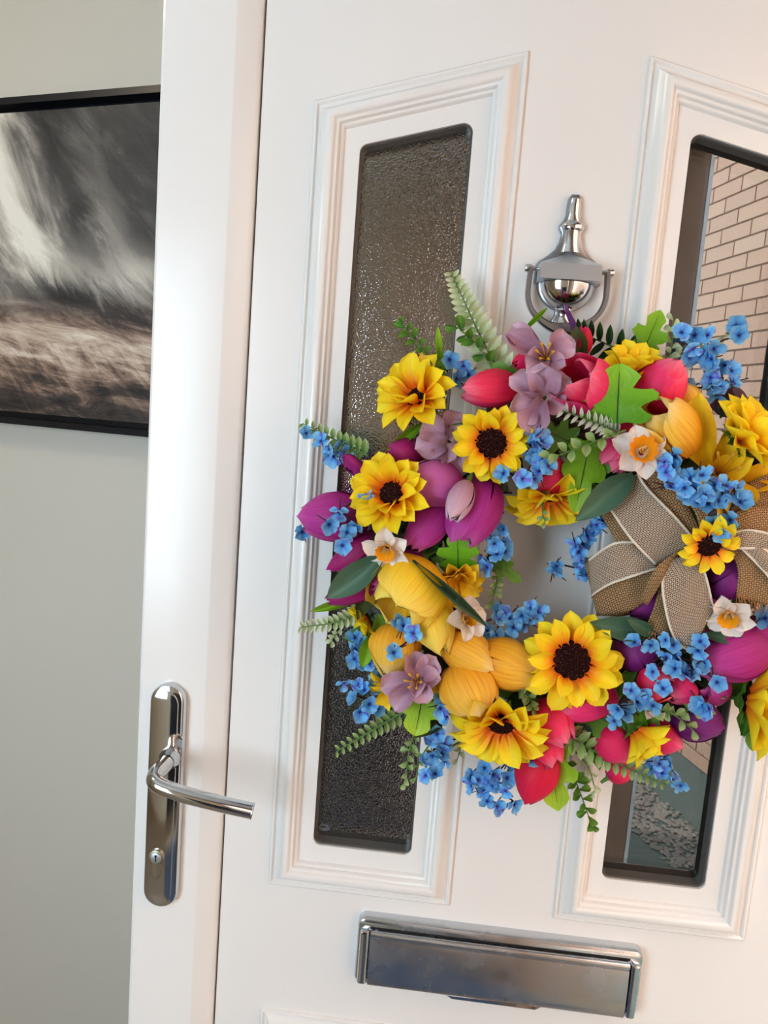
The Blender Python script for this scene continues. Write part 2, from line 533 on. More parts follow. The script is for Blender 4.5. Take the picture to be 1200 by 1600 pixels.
# ------------------------------------------------------------------ framed painting on the hall wall
pic = link('framed_painting', None, None, HM @ Matrix.Translation((0, 1.18, 0)))
top(pic, 'dark stormy seascape painting in a black floating frame on the hall wall', 'painting')
PZ0, PZ1, PA0, PA1 = 1.427, 2.026, -1.42, -0.36
fr = MB(); fw = 0.012
fr.box(PA0, PA1, -0.040, 0, PZ1 - fw, PZ1).box(PA0, PA1, -0.040, 0, PZ0, PZ0 + fw)
fr.box(PA0, PA0 + fw, -0.040, 0, PZ0 + fw, PZ1 - fw).box(PA1 - fw, PA1, -0.040, 0, PZ0 + fw, PZ1 - fw)
fr.box(PA0 + fw, PA1 - fw, -0.012, -0.002, PZ0 + fw, PZ1 - fw)
fr.build('frame', 'black_frame', pic)
cw, ch = PA1 - PA0 - 0.048, PZ1 - PZ0 - 0.048
cb = MB().box(0, 1, 0, 1, 0, 1)
cb.build('canvas', 'painting', pic, Matrix.Translation((PA0 + 0.024, -0.032, PZ0 + 0.024)) @ Matrix.Diagonal((cw, 0.022, ch, 1)))

# ------------------------------------------------------------------ the door
door = link('door_1', None, None, Vector((0.47, 0, 0.02)))
top(door, 'open white panelled front door with two glazed panes and chrome fittings', kind='structure')
DM = Matrix.Translation((-0.47, 0, -0.02))
def dpart(name, me, parent=door, label=None, matrix=None):
    return link(name, me, parent, (DM if parent is door else Matrix.Identity(4)) @ (matrix or Matrix.Identity(4)), label)
SX, Z0, Z1 = 0.4262, 0.02, 2.08
sash_poly = [Vector(p) for p in ((-SX, Z0), (SX, Z0), (SX, Z1), (-SX, Z1))]
dpart('sash', ring_mesh('sash', sash_poly, [(0.0, -0.05), (0.0, 0.0135), (0.0012, 0.0165), (0.004, 0.018), (0.0755, 0.018), (0.0775, 0.0172), (0.0955, 0.0075), (0.0985, 0.0050), (0.0995, 0.003), (0.0998, -0.05)], 'upvc', True, 25), label='flat white sash around the door panel')
dpart('panel_gasket', ring_mesh('panel_gasket', sash_poly, [(0.0985, -0.004), (0.1035, -0.004)], 'rubber'), label='dark seam between sash and panel')

GA, GB = 0.2206, 0.0908 + 0.0165
ZC = 0.95
def pane_poly(sgn, a, b, z0, za, zb):
    if sgn < 0:
        return [Vector(p) for p in ((-a, z0), (-b, z0), (-b, zb), (-a, za))]
    return [Vector(p) for p in ((b, z0), (a, z0), (a, za), (b, zb))]
OUT = [pane_poly(s, 0.270, 0.0585, ZC, ZC + 0.8601, ZC + 0.9162) for s in (-1, 1)]
HOLE = [round_poly(pane_poly(s, 0.2206, 0.1072, ZC + 0.0538, ZC + 0.8201, ZC + 0.8492), 0.009, 6) for s in (-1, 1)]
PX = SX - 0.1015
slab = [Vector(p) for p in ((-PX, 0.10), (PX, 0.10), (PX, 2.0), (-PX, 2.0))]
mb = MB()
flat = slab + HOLE[0] + HOLE[1]
tris = tessellate_polygon([[Vector((p.x, p.y, 0)) for p in lst] for lst in (slab, HOLE[0], HOLE[1])])
nfl = len(flat)
vs = [Vector((p.x, 0, p.y)) for p in flat] + [Vector((p.x, 0.04, p.y)) for p in flat]
fs = [tuple(t) for t in tris] + [tuple(i + nfl for i in reversed(t)) for t in tris]
k = 0
for lst in (slab, HOLE[0], HOLE[1]):
    n = len(lst)
    for j in range(n):
        a, b = k + j, k + (j + 1) % n
        fs.append((a, b, b + nfl, a + nfl))
    k += n
mb.add(vs, fs)
dpart('door_panel', mb.mesh('door_panel', 'upvc'))
PROF = [(0.0, 0.0), (0.0004, 0.0022), (0.0016, 0.0032), (0.0034, 0.0032), (0.0046, 0.0020), (0.0052, 0.0008), (0.0062, 0.0010),
        (0.0085, 0.0022), (0.0115, 0.0050), (0.0140, 0.0088), (0.0160, 0.0108), (0.0185, 0.0118), (0.0215, 0.0116), (0.0235, 0.0104), (0.0245, 0.0086),
        (0.0255, 0.0078), (0.0278, 0.0076), (0.0288, 0.0064), (0.0293, 0.0046), (0.0312, 0.0040), (0.0322, 0.0028), (0.0330, 0.0006), (0.0335, 0.0)]
PROF = [(q, h * 1.25) for q, h in PROF]
for i, s in enumerate((-1, 1)):
    dpart('moulding', ring_mesh('moulding', OUT[i], PROF, 'upvc', True, 40))
    low = [Vector(p) for p in ((-0.270, 0.20), (-0.0585, 0.20), (-0.0585, 0.7895), (-0.270, 0.7895))] if s < 0 else [Vector(p) for p in ((0.0585, 0.20), (0.270, 0.20), (0.270, 0.7895), (0.0585, 0.7895))]
    dpart('moulding', ring_mesh('moulding', low, PROF, 'upvc', True, 40))
    h = HOLE[i]
    dpart('glazing_gasket', ring_mesh('glazing_gasket', h, [(0.0, -0.0035), (0.0006, -0.0030), (0.0016, -0.0045), (0.0020, -0.0185)], 'rubber'), label='thin dark gasket around the glass')
    pin = offset_poly(h, 0.0008)
    pm = MB().prism(pin, 0.018, 0.022)
    dpart('pane', pm.mesh('pane', 'glass_stipple' if s < 0 else 'glass_clear'), label='stippled obscure glass pane' if s < 0 else 'clear reflective glass pane')
    dpart('spacer_bar', ring_mesh('spacer_bar', h, [(0.0, -0.0225), (0.0075, -0.0225), (0.0080, -0.024), (0.0080, -0.033)], 'spacer'), label='dull metal spacer bar behind the glass')
    dpart('pane', MB().prism(pin, 0.0335, 0.0375).mesh('pane', 'glass_clear'))

# small etched maker's mark in the lower corner of the stippled pane
gm = MB()
mk = Vector((-0.2115, 0.0177, 1.0130))
def arc_band(r0, r1, a0, a1, n=16):
    vs, fs = [], []
    for j in range(n + 1):
        a = a0 + (a1 - a0) * j / n
        vs += [mk + Vector((math.cos(a) * r0, 0, math.sin(a) * r0)), mk + Vector((math.cos(a) * r1, 0, math.sin(a) * r1))]
    for j in range(n): fs.append((2 * j, 2 * j + 1, 2 * j + 3, 2 * j + 2))
    gm.add(vs, fs)
arc_band(0.0052, 0.0060, 0, PI); arc_band(0.0068, 0.0072, 0, PI); arc_band(0.0, 0.0016, 0, 2 * PI)
for dx in (-0.0040, -0.0022, 0.0022, 0.0040):
    gm.add([mk + Vector(q) for q in ((dx - .0004, 0, -.0014), (dx + .0004, 0, -.0014), (dx + .0004, 0, .0022), (dx - .0004, 0, .0022))], [(0, 1, 2, 3)])
dpart('etched_mark', gm.mesh('etched_mark', 'etch'), label='small pale etched arch mark in the glass corner')

# ---- lever handle on its long plate
HX, HZ = -0.3908, 1.0538
def stadium(cx, cz, hw, hh, n=14):
    out = []
    for j in range(n + 1):
        a = -PI + PI * j / n
        out.append(Vector((cx + hw * math.cos(a), cz - (hh - hw) + hw * math.sin(a))))
    for j in range(n + 1):
        a = PI * j / n
        out.append(Vector((cx + hw * math.cos(a), cz + (hh - hw) + hw * math.sin(a))))
    return out
Y = -0.018
hp = MB().prism(stadium(HX + 0.0018, HZ + 0.001, 0.0200, 0.1330), Y - 0.0105, Y, 0.0040)
handle = dpart('door_handle', hp.mesh('door_handle', 'chrome', True, 30), label='chrome lever handle on a long rounded backplate')
handle.name = 'door_handle'
MB().prism(stadium(HX, HZ, 0.0152, 0.1275), Y - 0.0122, Y - 0.0100, 0.0006).build('face_plate', 'chrome', handle, smooth=True, sharp=30, label='flat polished face of the backplate')
lev = MB()
path = catmull([(-0.3822, -0.029, 1.1050), (-0.3825, -0.050, 1.1046), (-0.3835, -0.068, 1.1040), (-0.3800, -0.0800, 1.1025), (-0.3680, -0.0845, 1.0995), (-0.345, -0.0855, 1.0950), (-0.312, -0.0835, 1.0885), (-0.277, -0.0785, 1.0815)], 42)
lev.tube(path, [0.0088 if i < 14 else 0.0084 for i in range(43)], 20)
lever = lev.build('lever', 'chrome', handle, smooth=True, sharp=50, label='curved round chrome lever')
MB().lathe([(0.0, 0.0), (0.0078, 0.0), (0.0086, 0.0010), (0.0086, 0.0022)], 20, Matrix.Translation(path[-1]) @ (path[-1] - path[-2]).to_track_quat('Z', 'Y').to_matrix().to_4x4()).build('lever_end_cap', 'chrome_worn', handle, smooth=True, sharp=40)
MB().lathe([(0.0118, 0), (0.0118, 0.004), (0.0105, 0.006), (0.0092, 0.012)], 24, Matrix.Translation((-0.3822, Y - 0.0118, 1.1050)) @ Matrix.Rotation(PI / 2, 4, 'X')).build('lever_collar', 'chrome', handle, smooth=True, sharp=40)
LX, LZ = -0.3930, 0.9855
eu = [Vector((LX + 0.0088 * math.cos(a), LZ + 0.0088 * math.sin(a))) for a in [(-0.32 * PI) + j * (1.64 * PI) / 22 for j in range(23)]]
eu += [Vector((LX - 0.0050, LZ - 0.0200))] + [Vector((LX + 0.0050 * math.cos(a), LZ - 0.0200 + 0.0050 * math.sin(a))) for a in [PI + j * PI / 10 for j in range(1, 10)]] + [Vector((LX + 0.0050, LZ - 0.0200))]
lockc = MB().prism(eu, Y - 0.0150, Y - 0.010, 0.0005).build('lock_cylinder', 'lock_metal', handle, smooth=True, sharp=30, label='keyhole cylinder below the lever')
kh = MB().prism([Vector((LX + 0.0062 * math.cos(2 * PI * j / 20), LZ + 0.0062 * math.sin(2 * PI * j / 20))) for j in range(20)], Y - 0.0158, Y - 0.0145, 0.0004)
kh.build('lock_plug', 'chrome_satin', handle, smooth=True, sharp=30)
MB().prism([Vector(p) for p in ((LX - 0.0009, LZ - 0.0042), (LX + 0.0006, LZ - 0.0042), (LX + 0.0010, LZ - 0.001), (LX + 0.0005, LZ + 0.0008), (LX + 0.0014, LZ + 0.0028), (LX + 0.0006, LZ + 0.0040), (LX - 0.0010, LZ + 0.0040), (LX - 0.0014, LZ + 0.0018), (LX - 0.0005, LZ))], Y - 0.0161, Y - 0.0155).build('keyway', 'dark_hole', handle)

# ---- letter box
BX0, BX1, BZ0, BZ1 = -0.1605, 0.1605, 0.8475, 0.9300
def rrect(x0, x1, z0, z1, r, n=5):
    return round_poly([Vector(p) for p in ((x0, z0), (x1, z0), (x1, z1), (x0, z1))], r, n)
lb = MB().prism(rrect(BX0, BX1, BZ0, BZ1, 0.009), -0.014, 0.0, 0.004)
letter = dpart('letter_box', lb.mesh('letter_box', 'chrome_worn', True, 30), label='wide chrome letter box with a hinged flap')
for s in (-1, 1):
    x0, x1 = (BX0 + 0.0035, BX0 + 0.0145) if s < 0 else (BX1 - 0.0145, BX1 - 0.0035)
    MB().prism(rrect(x0, x1, BZ0 + 0.004, BZ1 - 0.012, 0.0032), -0.0205, -0.012, 0.003).build('end_cap', 'chrome', letter, smooth=True, sharp=30)
fl = MB()
fx0, fx1 = BX0 + 0.0158, BX1 - 0.0158
# flap cross-section: rolled hinge at the top, bowed plate, finger lip below
sec = []
zt = BZ1 - 0.0115
for j in range(9):
    a = PI * 0.5 + PI * 0.92 * j / 8
    sec.append((-0.0165 + 0.0042 * math.cos(a), zt - 0.0045 + 0.0042 * math.sin(a)))
sec += [(-0.0195, zt - 0.0095), (-0.0200, zt - 0.014), (-0.0206, zt - 0.030), (-0.0208, zt - 0.045), (-0.0202, zt - 0.058), (-0.0190, BZ0 + 0.0055), (-0.0180, BZ0 + 0.0035), (-0.0145, BZ0 + 0.0030)]
nx = 24
vs, fs = [], []
for i in range(nx + 1):
    x = fx0 + (fx1 - fx0) * i / nx
    for y, z in sec:
        vs.append(Vector((x, y, z)))
m_ = len(sec)
for i in range(nx):
    for j in range(m_ - 1):
        a = i * m_ + j
        fs.append((a, a + 1, a + 1 + m_, a + m_))
fs.append(tuple(range(m_))); fs.append(tuple(range(nx * m_, nx * m_ + m_)))
fl.add(vs, fs)
fl.build('flap', 'chrome_worn', letter, smooth=True, sharp=45, label='long pitted chrome flap')
MB().prism([Vector(p) for p in ((-0.055, BZ0 + 0.0045), (-0.047, BZ0 - 0.0005), (0.047, BZ0 - 0.0005), (0.055, BZ0 + 0.0045))], -0.0188, -0.0135, 0.0008).build('finger_lip', 'chrome', letter)
MB().box(fx0 - 0.001, fx1 + 0.001, -0.0145, -0.0139, BZ1 - 0.0118, BZ1 - 0.0095).build('flap_gap', 'dark_hole', letter)

# ---- door knocker
KX = 0.0
def sil(pts, grow=0.0):
    """right-hand half outline (x, z), mirrored to a counter-clockwise polygon"""
    r = [Vector((x + grow, z)) for x, z in pts]
    l = [Vector((-x - grow, z)) for x, z in reversed(pts)]
    return r + l
dome = [(0.0285 * math.sin(a), 1.6440 - 0.0285 * math.cos(a) * 0.95) for a in [PI * 0.10 + j * PI * 0.40 / 9 for j in range(10)]]
half = [(0.0115, 1.6040), (0.0118, 1.6085), (0.0092, 1.6130)] + dome + [(0.0330, 1.6445), (0.0330, 1.6605), (0.0300, 1.6655), (0.0215, 1.6715), (0.0150, 1.6780), (0.0112, 1.6860), (0.0100, 1.6935), (0.0128, 1.6985), (0.0128, 1.7020), (0.0096, 1.7060), (0.0072, 1.7120), (0.0070, 1.7220), (0.0062, 1.7280), (0.0035, 1.7318)]
kp = MB().prism(sil(half), -0.008, 0.0, 0.0022)
knock = dpart('door_knocker', kp.mesh('door_knocker', 'chrome_grey', True, 30), label='chrome urn door knocker hung with the wreath')
kt = MB()
rot = Matrix.Translation((KX, -0.008, 0))
kt.lathe([(0.0, 1.6740), (0.0098, 1.6745), (0.0080, 1.6830), (0.0072, 1.6930), (0.0070, 1.6960), (0.0105, 1.6975), (0.0110, 1.7000), (0.0100, 1.7030), (0.0066, 1.7050), (0.0050, 1.7120), (0.0050, 1.7210), (0.0040, 1.7270), (0.0, 1.7292)], 24, rot, sy=0.8)
kt.build('finial', 'chrome', knock, smooth=True, sharp=40)
blk = MB()
zb0, zb1 = 1.6440, 1.6610
p = [(-0.0305, -0.006, zb0), (0.0305, -0.006, zb0), (0.0305, -0.006, zb1), (-0.0305, -0.006, zb1), (-0.0298, -0.0322, zb0 + .0008), (0.0298, -0.0322, zb0 + .0008), (0.0298, -0.0285, zb1 - .0006), (-0.0298, -0.0285, zb1 - .0006), (0, -0.0095, 1.6745)]
blk.add(p, [(0, 1, 5, 4), (4, 5, 6, 7), (0, 4, 7, 3), (1, 2, 6, 5), (7, 6, 8), (3, 7, 8), (6, 2, 8), (2, 3, 8), (0, 3, 2, 1)])
blk.build('cross_block', 'chrome_satin', knock, label='flat-fronted chrome block')
dm = MB()
pr_ = [(0.0262 * math.sin(a), 1.6440 - 0.0252 * math.cos(a)) for a in [j * PI / 2 / 14 for j in range(15)]]
dm.lathe(pr_, 32, rot, sy=0.82)
dm.build('bowl', 'chrome', knock, smooth=True, label='round mirror-bright bowl')
ft = MB().lathe([(0.0, 1.6205), (0.0088, 1.6195), (0.0092, 1.6175), (0.0070, 1.6150), (0.0066, 1.6110), (0.0095, 1.6050), (0.0, 1.6040)], 24, rot, sy=0.8)
ft.build('foot', 'chrome', knock, smooth=True, sharp=40)
rg = MB()
rp = catmull([(-0.0380, 0, 1.6560), (-0.0388, 0, 1.6400), (-0.0382, 0, 1.6270), (-0.0330, 0, 1.6150), (-0.0235, 0, 1.6060), (-0.0120, 0, 1.6000), (0.0, 0, 1.5975), (0.0120, 0, 1.6000), (0.0235, 0, 1.6060), (0.0330, 0, 1.6150), (0.0382, 0, 1.6270), (0.0388, 0, 1.6400), (0.0380, 0, 1.6560)], 48)
vs, fs = [], []
for i, q in enumerate(rp):
    d = (rp[min(i + 1, 48)] - rp[max(i - 1, 0)]).normalized()
    nn = Vector((-d.z, 0, d.x))
    u = abs(i - 24) / 24
    wdt = 0.0024 + 0.0032 * max(0, 1 - u * 2.2)
    for s, yy in ((-1, -0.020), (-1, -0.0125), (1, -0.0125), (1, -0.020), (0.6, -0.0215), (-0.6, -0.0215)):
        vs.append(Vector((q.x, yy, q.z)) + nn * wdt * s)
for i in range(48):
    for j in range(6):
        a, b = i * 6 + j, i * 6 + (j + 1) % 6
        fs.append((a, b, b + 6, a + 6))
fs += [tuple(range(6)), tuple(range(48 * 6, 49 * 6))]
rg.add(vs, fs).build('striker_ring', 'chrome_grey', knock, smooth=True, sharp=35, label='U-shaped striker swinging below the block')
for s in (-1, 1):
    MB().lathe([(0.0, -0.0055), (0.0034, -0.0055), (0.0042, -0.004), (0.0042, 0.001), (0.0026, 0.002), (0.0022, 0.010)], 16, Matrix.Translation((s * 0.0385, -0.0165, 1.6560)) @ Matrix.Rotation(-s * PI / 2, 4, 'Y')).build('pivot', 'chrome', knock, smooth=True, sharp=40)

# ------------------------------------------------------------------ the wreath
W = {}   # wreath layout in metres: x along the door, y out from its face, z above the floor
W['sun'] = [
    ((-0.1386, -0.0838, 1.5189), 0.0436, 0.0115, (-0.42, -0.72, 0.42), 12, 26, 'sun'),
    ((-0.0667, -0.1084, 1.4818), 0.0386, 0.0158, (0.06, -0.98, -0.12), 13, 14, 'sun'),
    ((-0.1543, -0.1068, 1.4271), 0.0418, 0.0137, (-0.34, -0.9, 0.26), 13, 26, 'sun'),
    ((0.0279, -0.1018, 1.2823), 0.0509, 0.02, (0.02, -0.97, 0.12), 13, 10, 'sun'),
    ((-0.0319, -0.1018, 1.2126), 0.0507, 0.0148, (-0.05, -0.8, -0.52), 13, 22, 'sun'),
    ((0.1291, -0.1314, 1.408), 0.0292, 0.0118, (0.12, -0.9, -0.3), 11, 12, 'sun'),
    ((0.1554, -0.1018, 1.5001), 0.0425, 0.008, (0.52, -0.5, 0.58), 15, 30, 'sun'),
    ((0.2038, -0.0797, 1.2538), 0.0507, 0.0124, (0.86, -0.48, 0.05), 14, 36, 'sun'),
    ((-0.0052, -0.0756, 1.434), 0.0442, 0.0098, (0.05, -0.55, -0.82), 13, 16, 'sun'),
    ((0.0982, -0.0879, 1.2145), 0.0286, 0.0075, (0.62, -0.4, -0.58), 10, 48, 'sun'),
    ((-0.0869, -0.0822, 1.3499), 0.0286, 0.0062, (0.22, -0.78, -0.4), 11, 38, 'gold'),
    ((0.0584, -0.0715, 1.5563), 0.03, 0.0072, (0.05, -0.5, 0.85), 11, 40, 'sun'),
    ((-0.1716, -0.0674, 1.2954), 0.022, 0.0045, (-0.7, -0.35, -0.5), 9, 30, 'sun'),
    ((-0.1396, -0.0715, 1.2302), 0.0272, 0.0058, (-0.4, -0.6, -0.6), 9, 35, 'gold'),
]
W['tulip'] = [
    ((-0.0405, -0.0674, 1.5351), (-0.097, -0.0879, 1.5266), 0.0162, 0.1, 'pink', 0.3),
    ((0.04, -0.0756, 1.5275), (-0.0072, -0.1125, 1.5481), 0.0228, 0.55, 'pink', 0.2),
    ((0.0736, -0.0756, 1.5228), (0.0946, -0.0961, 1.5688), 0.0213, 0.1, 'pink', 0.9),
    ((-0.028, -0.0879, 1.508), (-0.0586, -0.1068, 1.4963), 0.0093, 0.0, 'pink', 0.1),
    ((0.0705, -0.0797, 1.5107), (0.043, -0.1002, 1.4643), 0.0158, 0.2, 'pink', 1.2),
    ((-0.0303, -0.0592, 1.5642), (-0.0492, -0.0756, 1.5544), 0.0084, 0.0, 'red', 0.0),
    ((0.0119, -0.0592, 1.5671), (0.0147, -0.0633, 1.5956), 0.0079, 0.0, 'red', 0.4),
    ((0.081, -0.0756, 1.245), (0.0148, -0.092, 1.2293), 0.0186, 0.05, 'pink', 0.5),
    ((0.0007, -0.0797, 1.2314), (0.0325, -0.1002, 1.2009), 0.0185, 0.1, 'pink', 0.2),
    ((0.0055, -0.0756, 1.207), (0.0247, -0.0904, 1.1718), 0.0138, 0.05, 'pink', 0.8),
    ((0.0215, -0.0674, 1.1849), (0.006, -0.0756, 1.1255), 0.0207, 0.0, 'red', 0.6),
    ((0.1078, -0.0715, 1.2098), (0.1473, -0.0797, 1.2019), 0.015, 0.0, 'pink', 0.1),
    ((0.1005, -0.0756, 1.2634), (0.1237, -0.1002, 1.2652), 0.0169, 0.25, 'pink', 0.3),
    ((0.0654, -0.0674, 1.2034), (0.1027, -0.0797, 1.1829), 0.0164, 0.05, 'pink', 0.3),
    ((0.0064, -0.0715, 1.4568), (-0.0281, -0.0838, 1.4537), 0.0182, 0.1, 'pink', 0.6),
    ((0.1444, -0.0797, 1.2695), (0.1254, -0.0904, 1.2508), 0.016, 0.05, 'pink', 0.6),
    ((0.0868, -0.0551, 1.1486), (0.106, -0.0592, 1.1701), 0.0117, 0.1, 'pink', 0.6),
    ((-0.1742, -0.0797, 1.4001), (-0.2442, -0.0756, 1.3935), 0.0221, 0.15, 'purple', 0.25),
    ((-0.161, -0.0715, 1.3828), (-0.212, -0.0715, 1.3426), 0.0128, 0.05, 'plum', 0.8),
    ((-0.1517, -0.0756, 1.349), (-0.2122, -0.074, 1.3117), 0.0154, 0.0, 'plum', 0.3),
    ((-0.0885, -0.0797, 1.4324), (-0.1452, -0.1002, 1.4441), 0.021, 0.05, 'orchid', 0.6),
    ((-0.1016, -0.0797, 1.4269), (-0.1335, -0.0986, 1.3728), 0.0177, 0.15, 'purple', 0.2),
    ((-0.0655, -0.0797, 1.4485), (-0.0885, -0.1018, 1.386), 0.0241, 0.1, 'purple', 0.9),
    ((-0.1182, -0.0797, 1.3657), (-0.1677, -0.0961, 1.334), 0.0148, 0.0, 'purple', 0.4),
    ((-0.1293, -0.0633, 1.4578), (-0.1643, -0.0715, 1.468), 0.015, 0.0, 'plum', 0.4),
    ((-0.1933, -0.0551, 1.4522), (-0.2016, -0.0608, 1.4423), 0.014, 0.1, 'plum', 0.4),
    ((0.1456, -0.0879, 1.3573), (0.1818, -0.0961, 1.3869), 0.0154, 0.1, 'violet', 0.5),
    ((0.2171, -0.0715, 1.3127), (0.1461, -0.092, 1.2867), 0.0255, 0.1, 'purple', 0.2),
    ((0.133, -0.0715, 1.2325), (0.182, -0.0838, 1.2246), 0.0198, 0.05, 'violet', 0.7),
    ((0.1062, -0.0715, 1.2757), (0.0797, -0.0756, 1.3099), 0.0199, 0.15, 'violet', 0.7),
    ((0.114, -0.0756, 1.3546), (0.0784, -0.0838, 1.3311), 0.0159, 0.1, 'violet', 0.2),
    ((0.1572, -0.0797, 1.3345), (0.1365, -0.0879, 1.3595), 0.0157, 0.1, 'violet', 0.2),
    ((0.2358, -0.0674, 1.3198), (0.1916, -0.0797, 1.3221), 0.0171, 0.1, 'plum', 0.2),
    ((0.2321, -0.0674, 1.3889), (0.1976, -0.0756, 1.3562), 0.0183, 0.1, 'violet', 0.2),
    ((0.1821, -0.0715, 1.2575), (0.1508, -0.0879, 1.2699), 0.0159, 0.35, 'purple', 0.2),
    ((-0.113, -0.0797, 1.3566), (-0.1461, -0.1166, 1.3136), 0.0337, 0.62, 'yellow', 0.35),
    ((-0.1226, -0.0797, 1.3429), (-0.094, -0.1068, 1.2809), 0.0213, 0.0, 'yellow', 0.5),
    ((-0.0959, -0.0797, 1.2872), (-0.0437, -0.0986, 1.2681), 0.0185, 0.0, 'amber', 0.2),
    ((-0.06, -0.0797, 1.2744), (0.0001, -0.0961, 1.2603), 0.0222, 0.05, 'amber', 0.9),
    ((-0.08, -0.0838, 1.2639), (-0.052, -0.1084, 1.2196), 0.0257, 0.3, 'amber', 0.2),
    ((-0.1384, -0.0715, 1.2971), (-0.144, -0.0904, 1.2458), 0.0227, 0.05, 'amber', 0.5),
    ((-0.1048, -0.0715, 1.2405), (-0.0901, -0.0838, 1.22), 0.014, 0.15, 'yellow', 0.5),
    ((0.1142, -0.0838, 1.4874), (0.0676, -0.115, 1.5253), 0.0227, 0.28, 'amber', 0.35),
    ((-0.1325, -0.0592, 1.5325), (-0.1436, -0.0715, 1.5601), 0.0122, 0.2, 'yellow', 0.3),
    ((0.1162, -0.0674, 1.5261), (0.1033, -0.0756, 1.5487), 0.0131, 0.1, 'amber', 0.3),
    ((0.2192, -0.0592, 1.4855), (0.1943, -0.0715, 1.4357), 0.0182, 0.1, 'amber', 0.3),
    ((0.2066, -0.0592, 1.533), (0.2227, -0.0797, 1.5571), 0.0187, 0.1, 'pink', 0.3),
    ((0.2351, -0.0592, 1.3718), (0.2652, -0.0797, 1.3636), 0.0205, 0.1, 'pink', 0.5),
    ((0.2219, -0.0551, 1.436), (0.2549, -0.0756, 1.4474), 0.0191, 0.05, 'plum', 0.5),
]
W['loose'] = [
    ('mauve', (-0.0239, -0.092, 1.5609), [((-0.0661, -0.1018, 1.5789), 0.022), ((-0.0569, -0.0887, 1.5913), 0.02), ((-0.0106, -0.092, 1.5894), 0.0233), ((0.0008, -0.1018, 1.5743), 0.0184), ((-0.0423, -0.1125, 1.5479), 0.0218), ((-0.007, -0.11, 1.555), 0.0194)], 1),
    ('mauve', (-0.0212, -0.0986, 1.526), [((-0.0299, -0.115, 1.5565), 0.0296), ((-0.0557, -0.1018, 1.543), 0.0233), ((-0.0542, -0.1043, 1.5129), 0.0292), ((-0.0007, -0.1018, 1.5458), 0.0255), ((-0.0032, -0.1068, 1.519), 0.0231), ((-0.0278, -0.11, 1.486), 0.0255)], 0),
    ('mauve', (-0.1049, -0.0805, 1.4791), [((-0.1369, -0.0879, 1.4695), 0.0267), ((-0.1308, -0.0838, 1.4984), 0.0267), ((-0.1102, -0.0904, 1.456), 0.0242), ((-0.0906, -0.0797, 1.4972), 0.0219), ((-0.105, -0.0756, 1.5095), 0.022), ((-0.0898, -0.0822, 1.4461), 0.0269)], 0),
    ('mauve', (-0.116, -0.1018, 1.2489), [((-0.1509, -0.1068, 1.238), 0.0222), ((-0.1355, -0.11, 1.2177), 0.0222), ((-0.1282, -0.1002, 1.2754), 0.0247), ((-0.0995, -0.1018, 1.2737), 0.0246), ((-0.0929, -0.1084, 1.2537), 0.0196), ((-0.1043, -0.115, 1.2307), 0.0207), ((-0.1169, -0.1199, 1.2376), 0.0145)], 1),
    ('mauve', (-0.0785, -0.0854, 1.4411), [((-0.0883, -0.0904, 1.4273), 0.0134), ((-0.0728, -0.0904, 1.4298), 0.0133), ((-0.0984, -0.0854, 1.4321), 0.0135)], 0),
    ('gold', (0.1434, -0.0838, 1.4677), [((0.116, -0.0961, 1.5418), 0.0323), ((0.1136, -0.0986, 1.4369), 0.0258), ((0.1632, -0.115, 1.4864), 0.026), ((0.1793, -0.092, 1.4429), 0.0306), ((0.1653, -0.0887, 1.4281), 0.0261), ((0.1444, -0.1002, 1.5118), 0.0253)], 2),
    ('gold', (0.1635, -0.0674, 1.4571), [((0.2023, -0.0756, 1.4719), 0.0263), ((0.2185, -0.0674, 1.4434), 0.0267)], 0),
]
W['bud'] = [
    ((-0.0844, -0.1084, 1.445), (-0.0982, -0.133, 1.4113), 0.0103, 'mauve'),
]
W['daffodil'] = [
    ((0.0642, -0.1232, 1.4846), 0.0271, 0.0107, (-0.12, -0.95, 0.28), 0.25),
    ((-0.1546, -0.115, 1.3762), 0.025, 0.0083, (-0.1, -0.9, -0.42), 0.1),
    ((-0.0754, -0.1125, 1.3169), 0.024, 0.0078, (0.55, -0.72, 0.42), 0.6),
    ((0.16, -0.115, 1.343), 0.0256, 0.0081, (-0.3, -0.85, -0.42), 0.4),
]
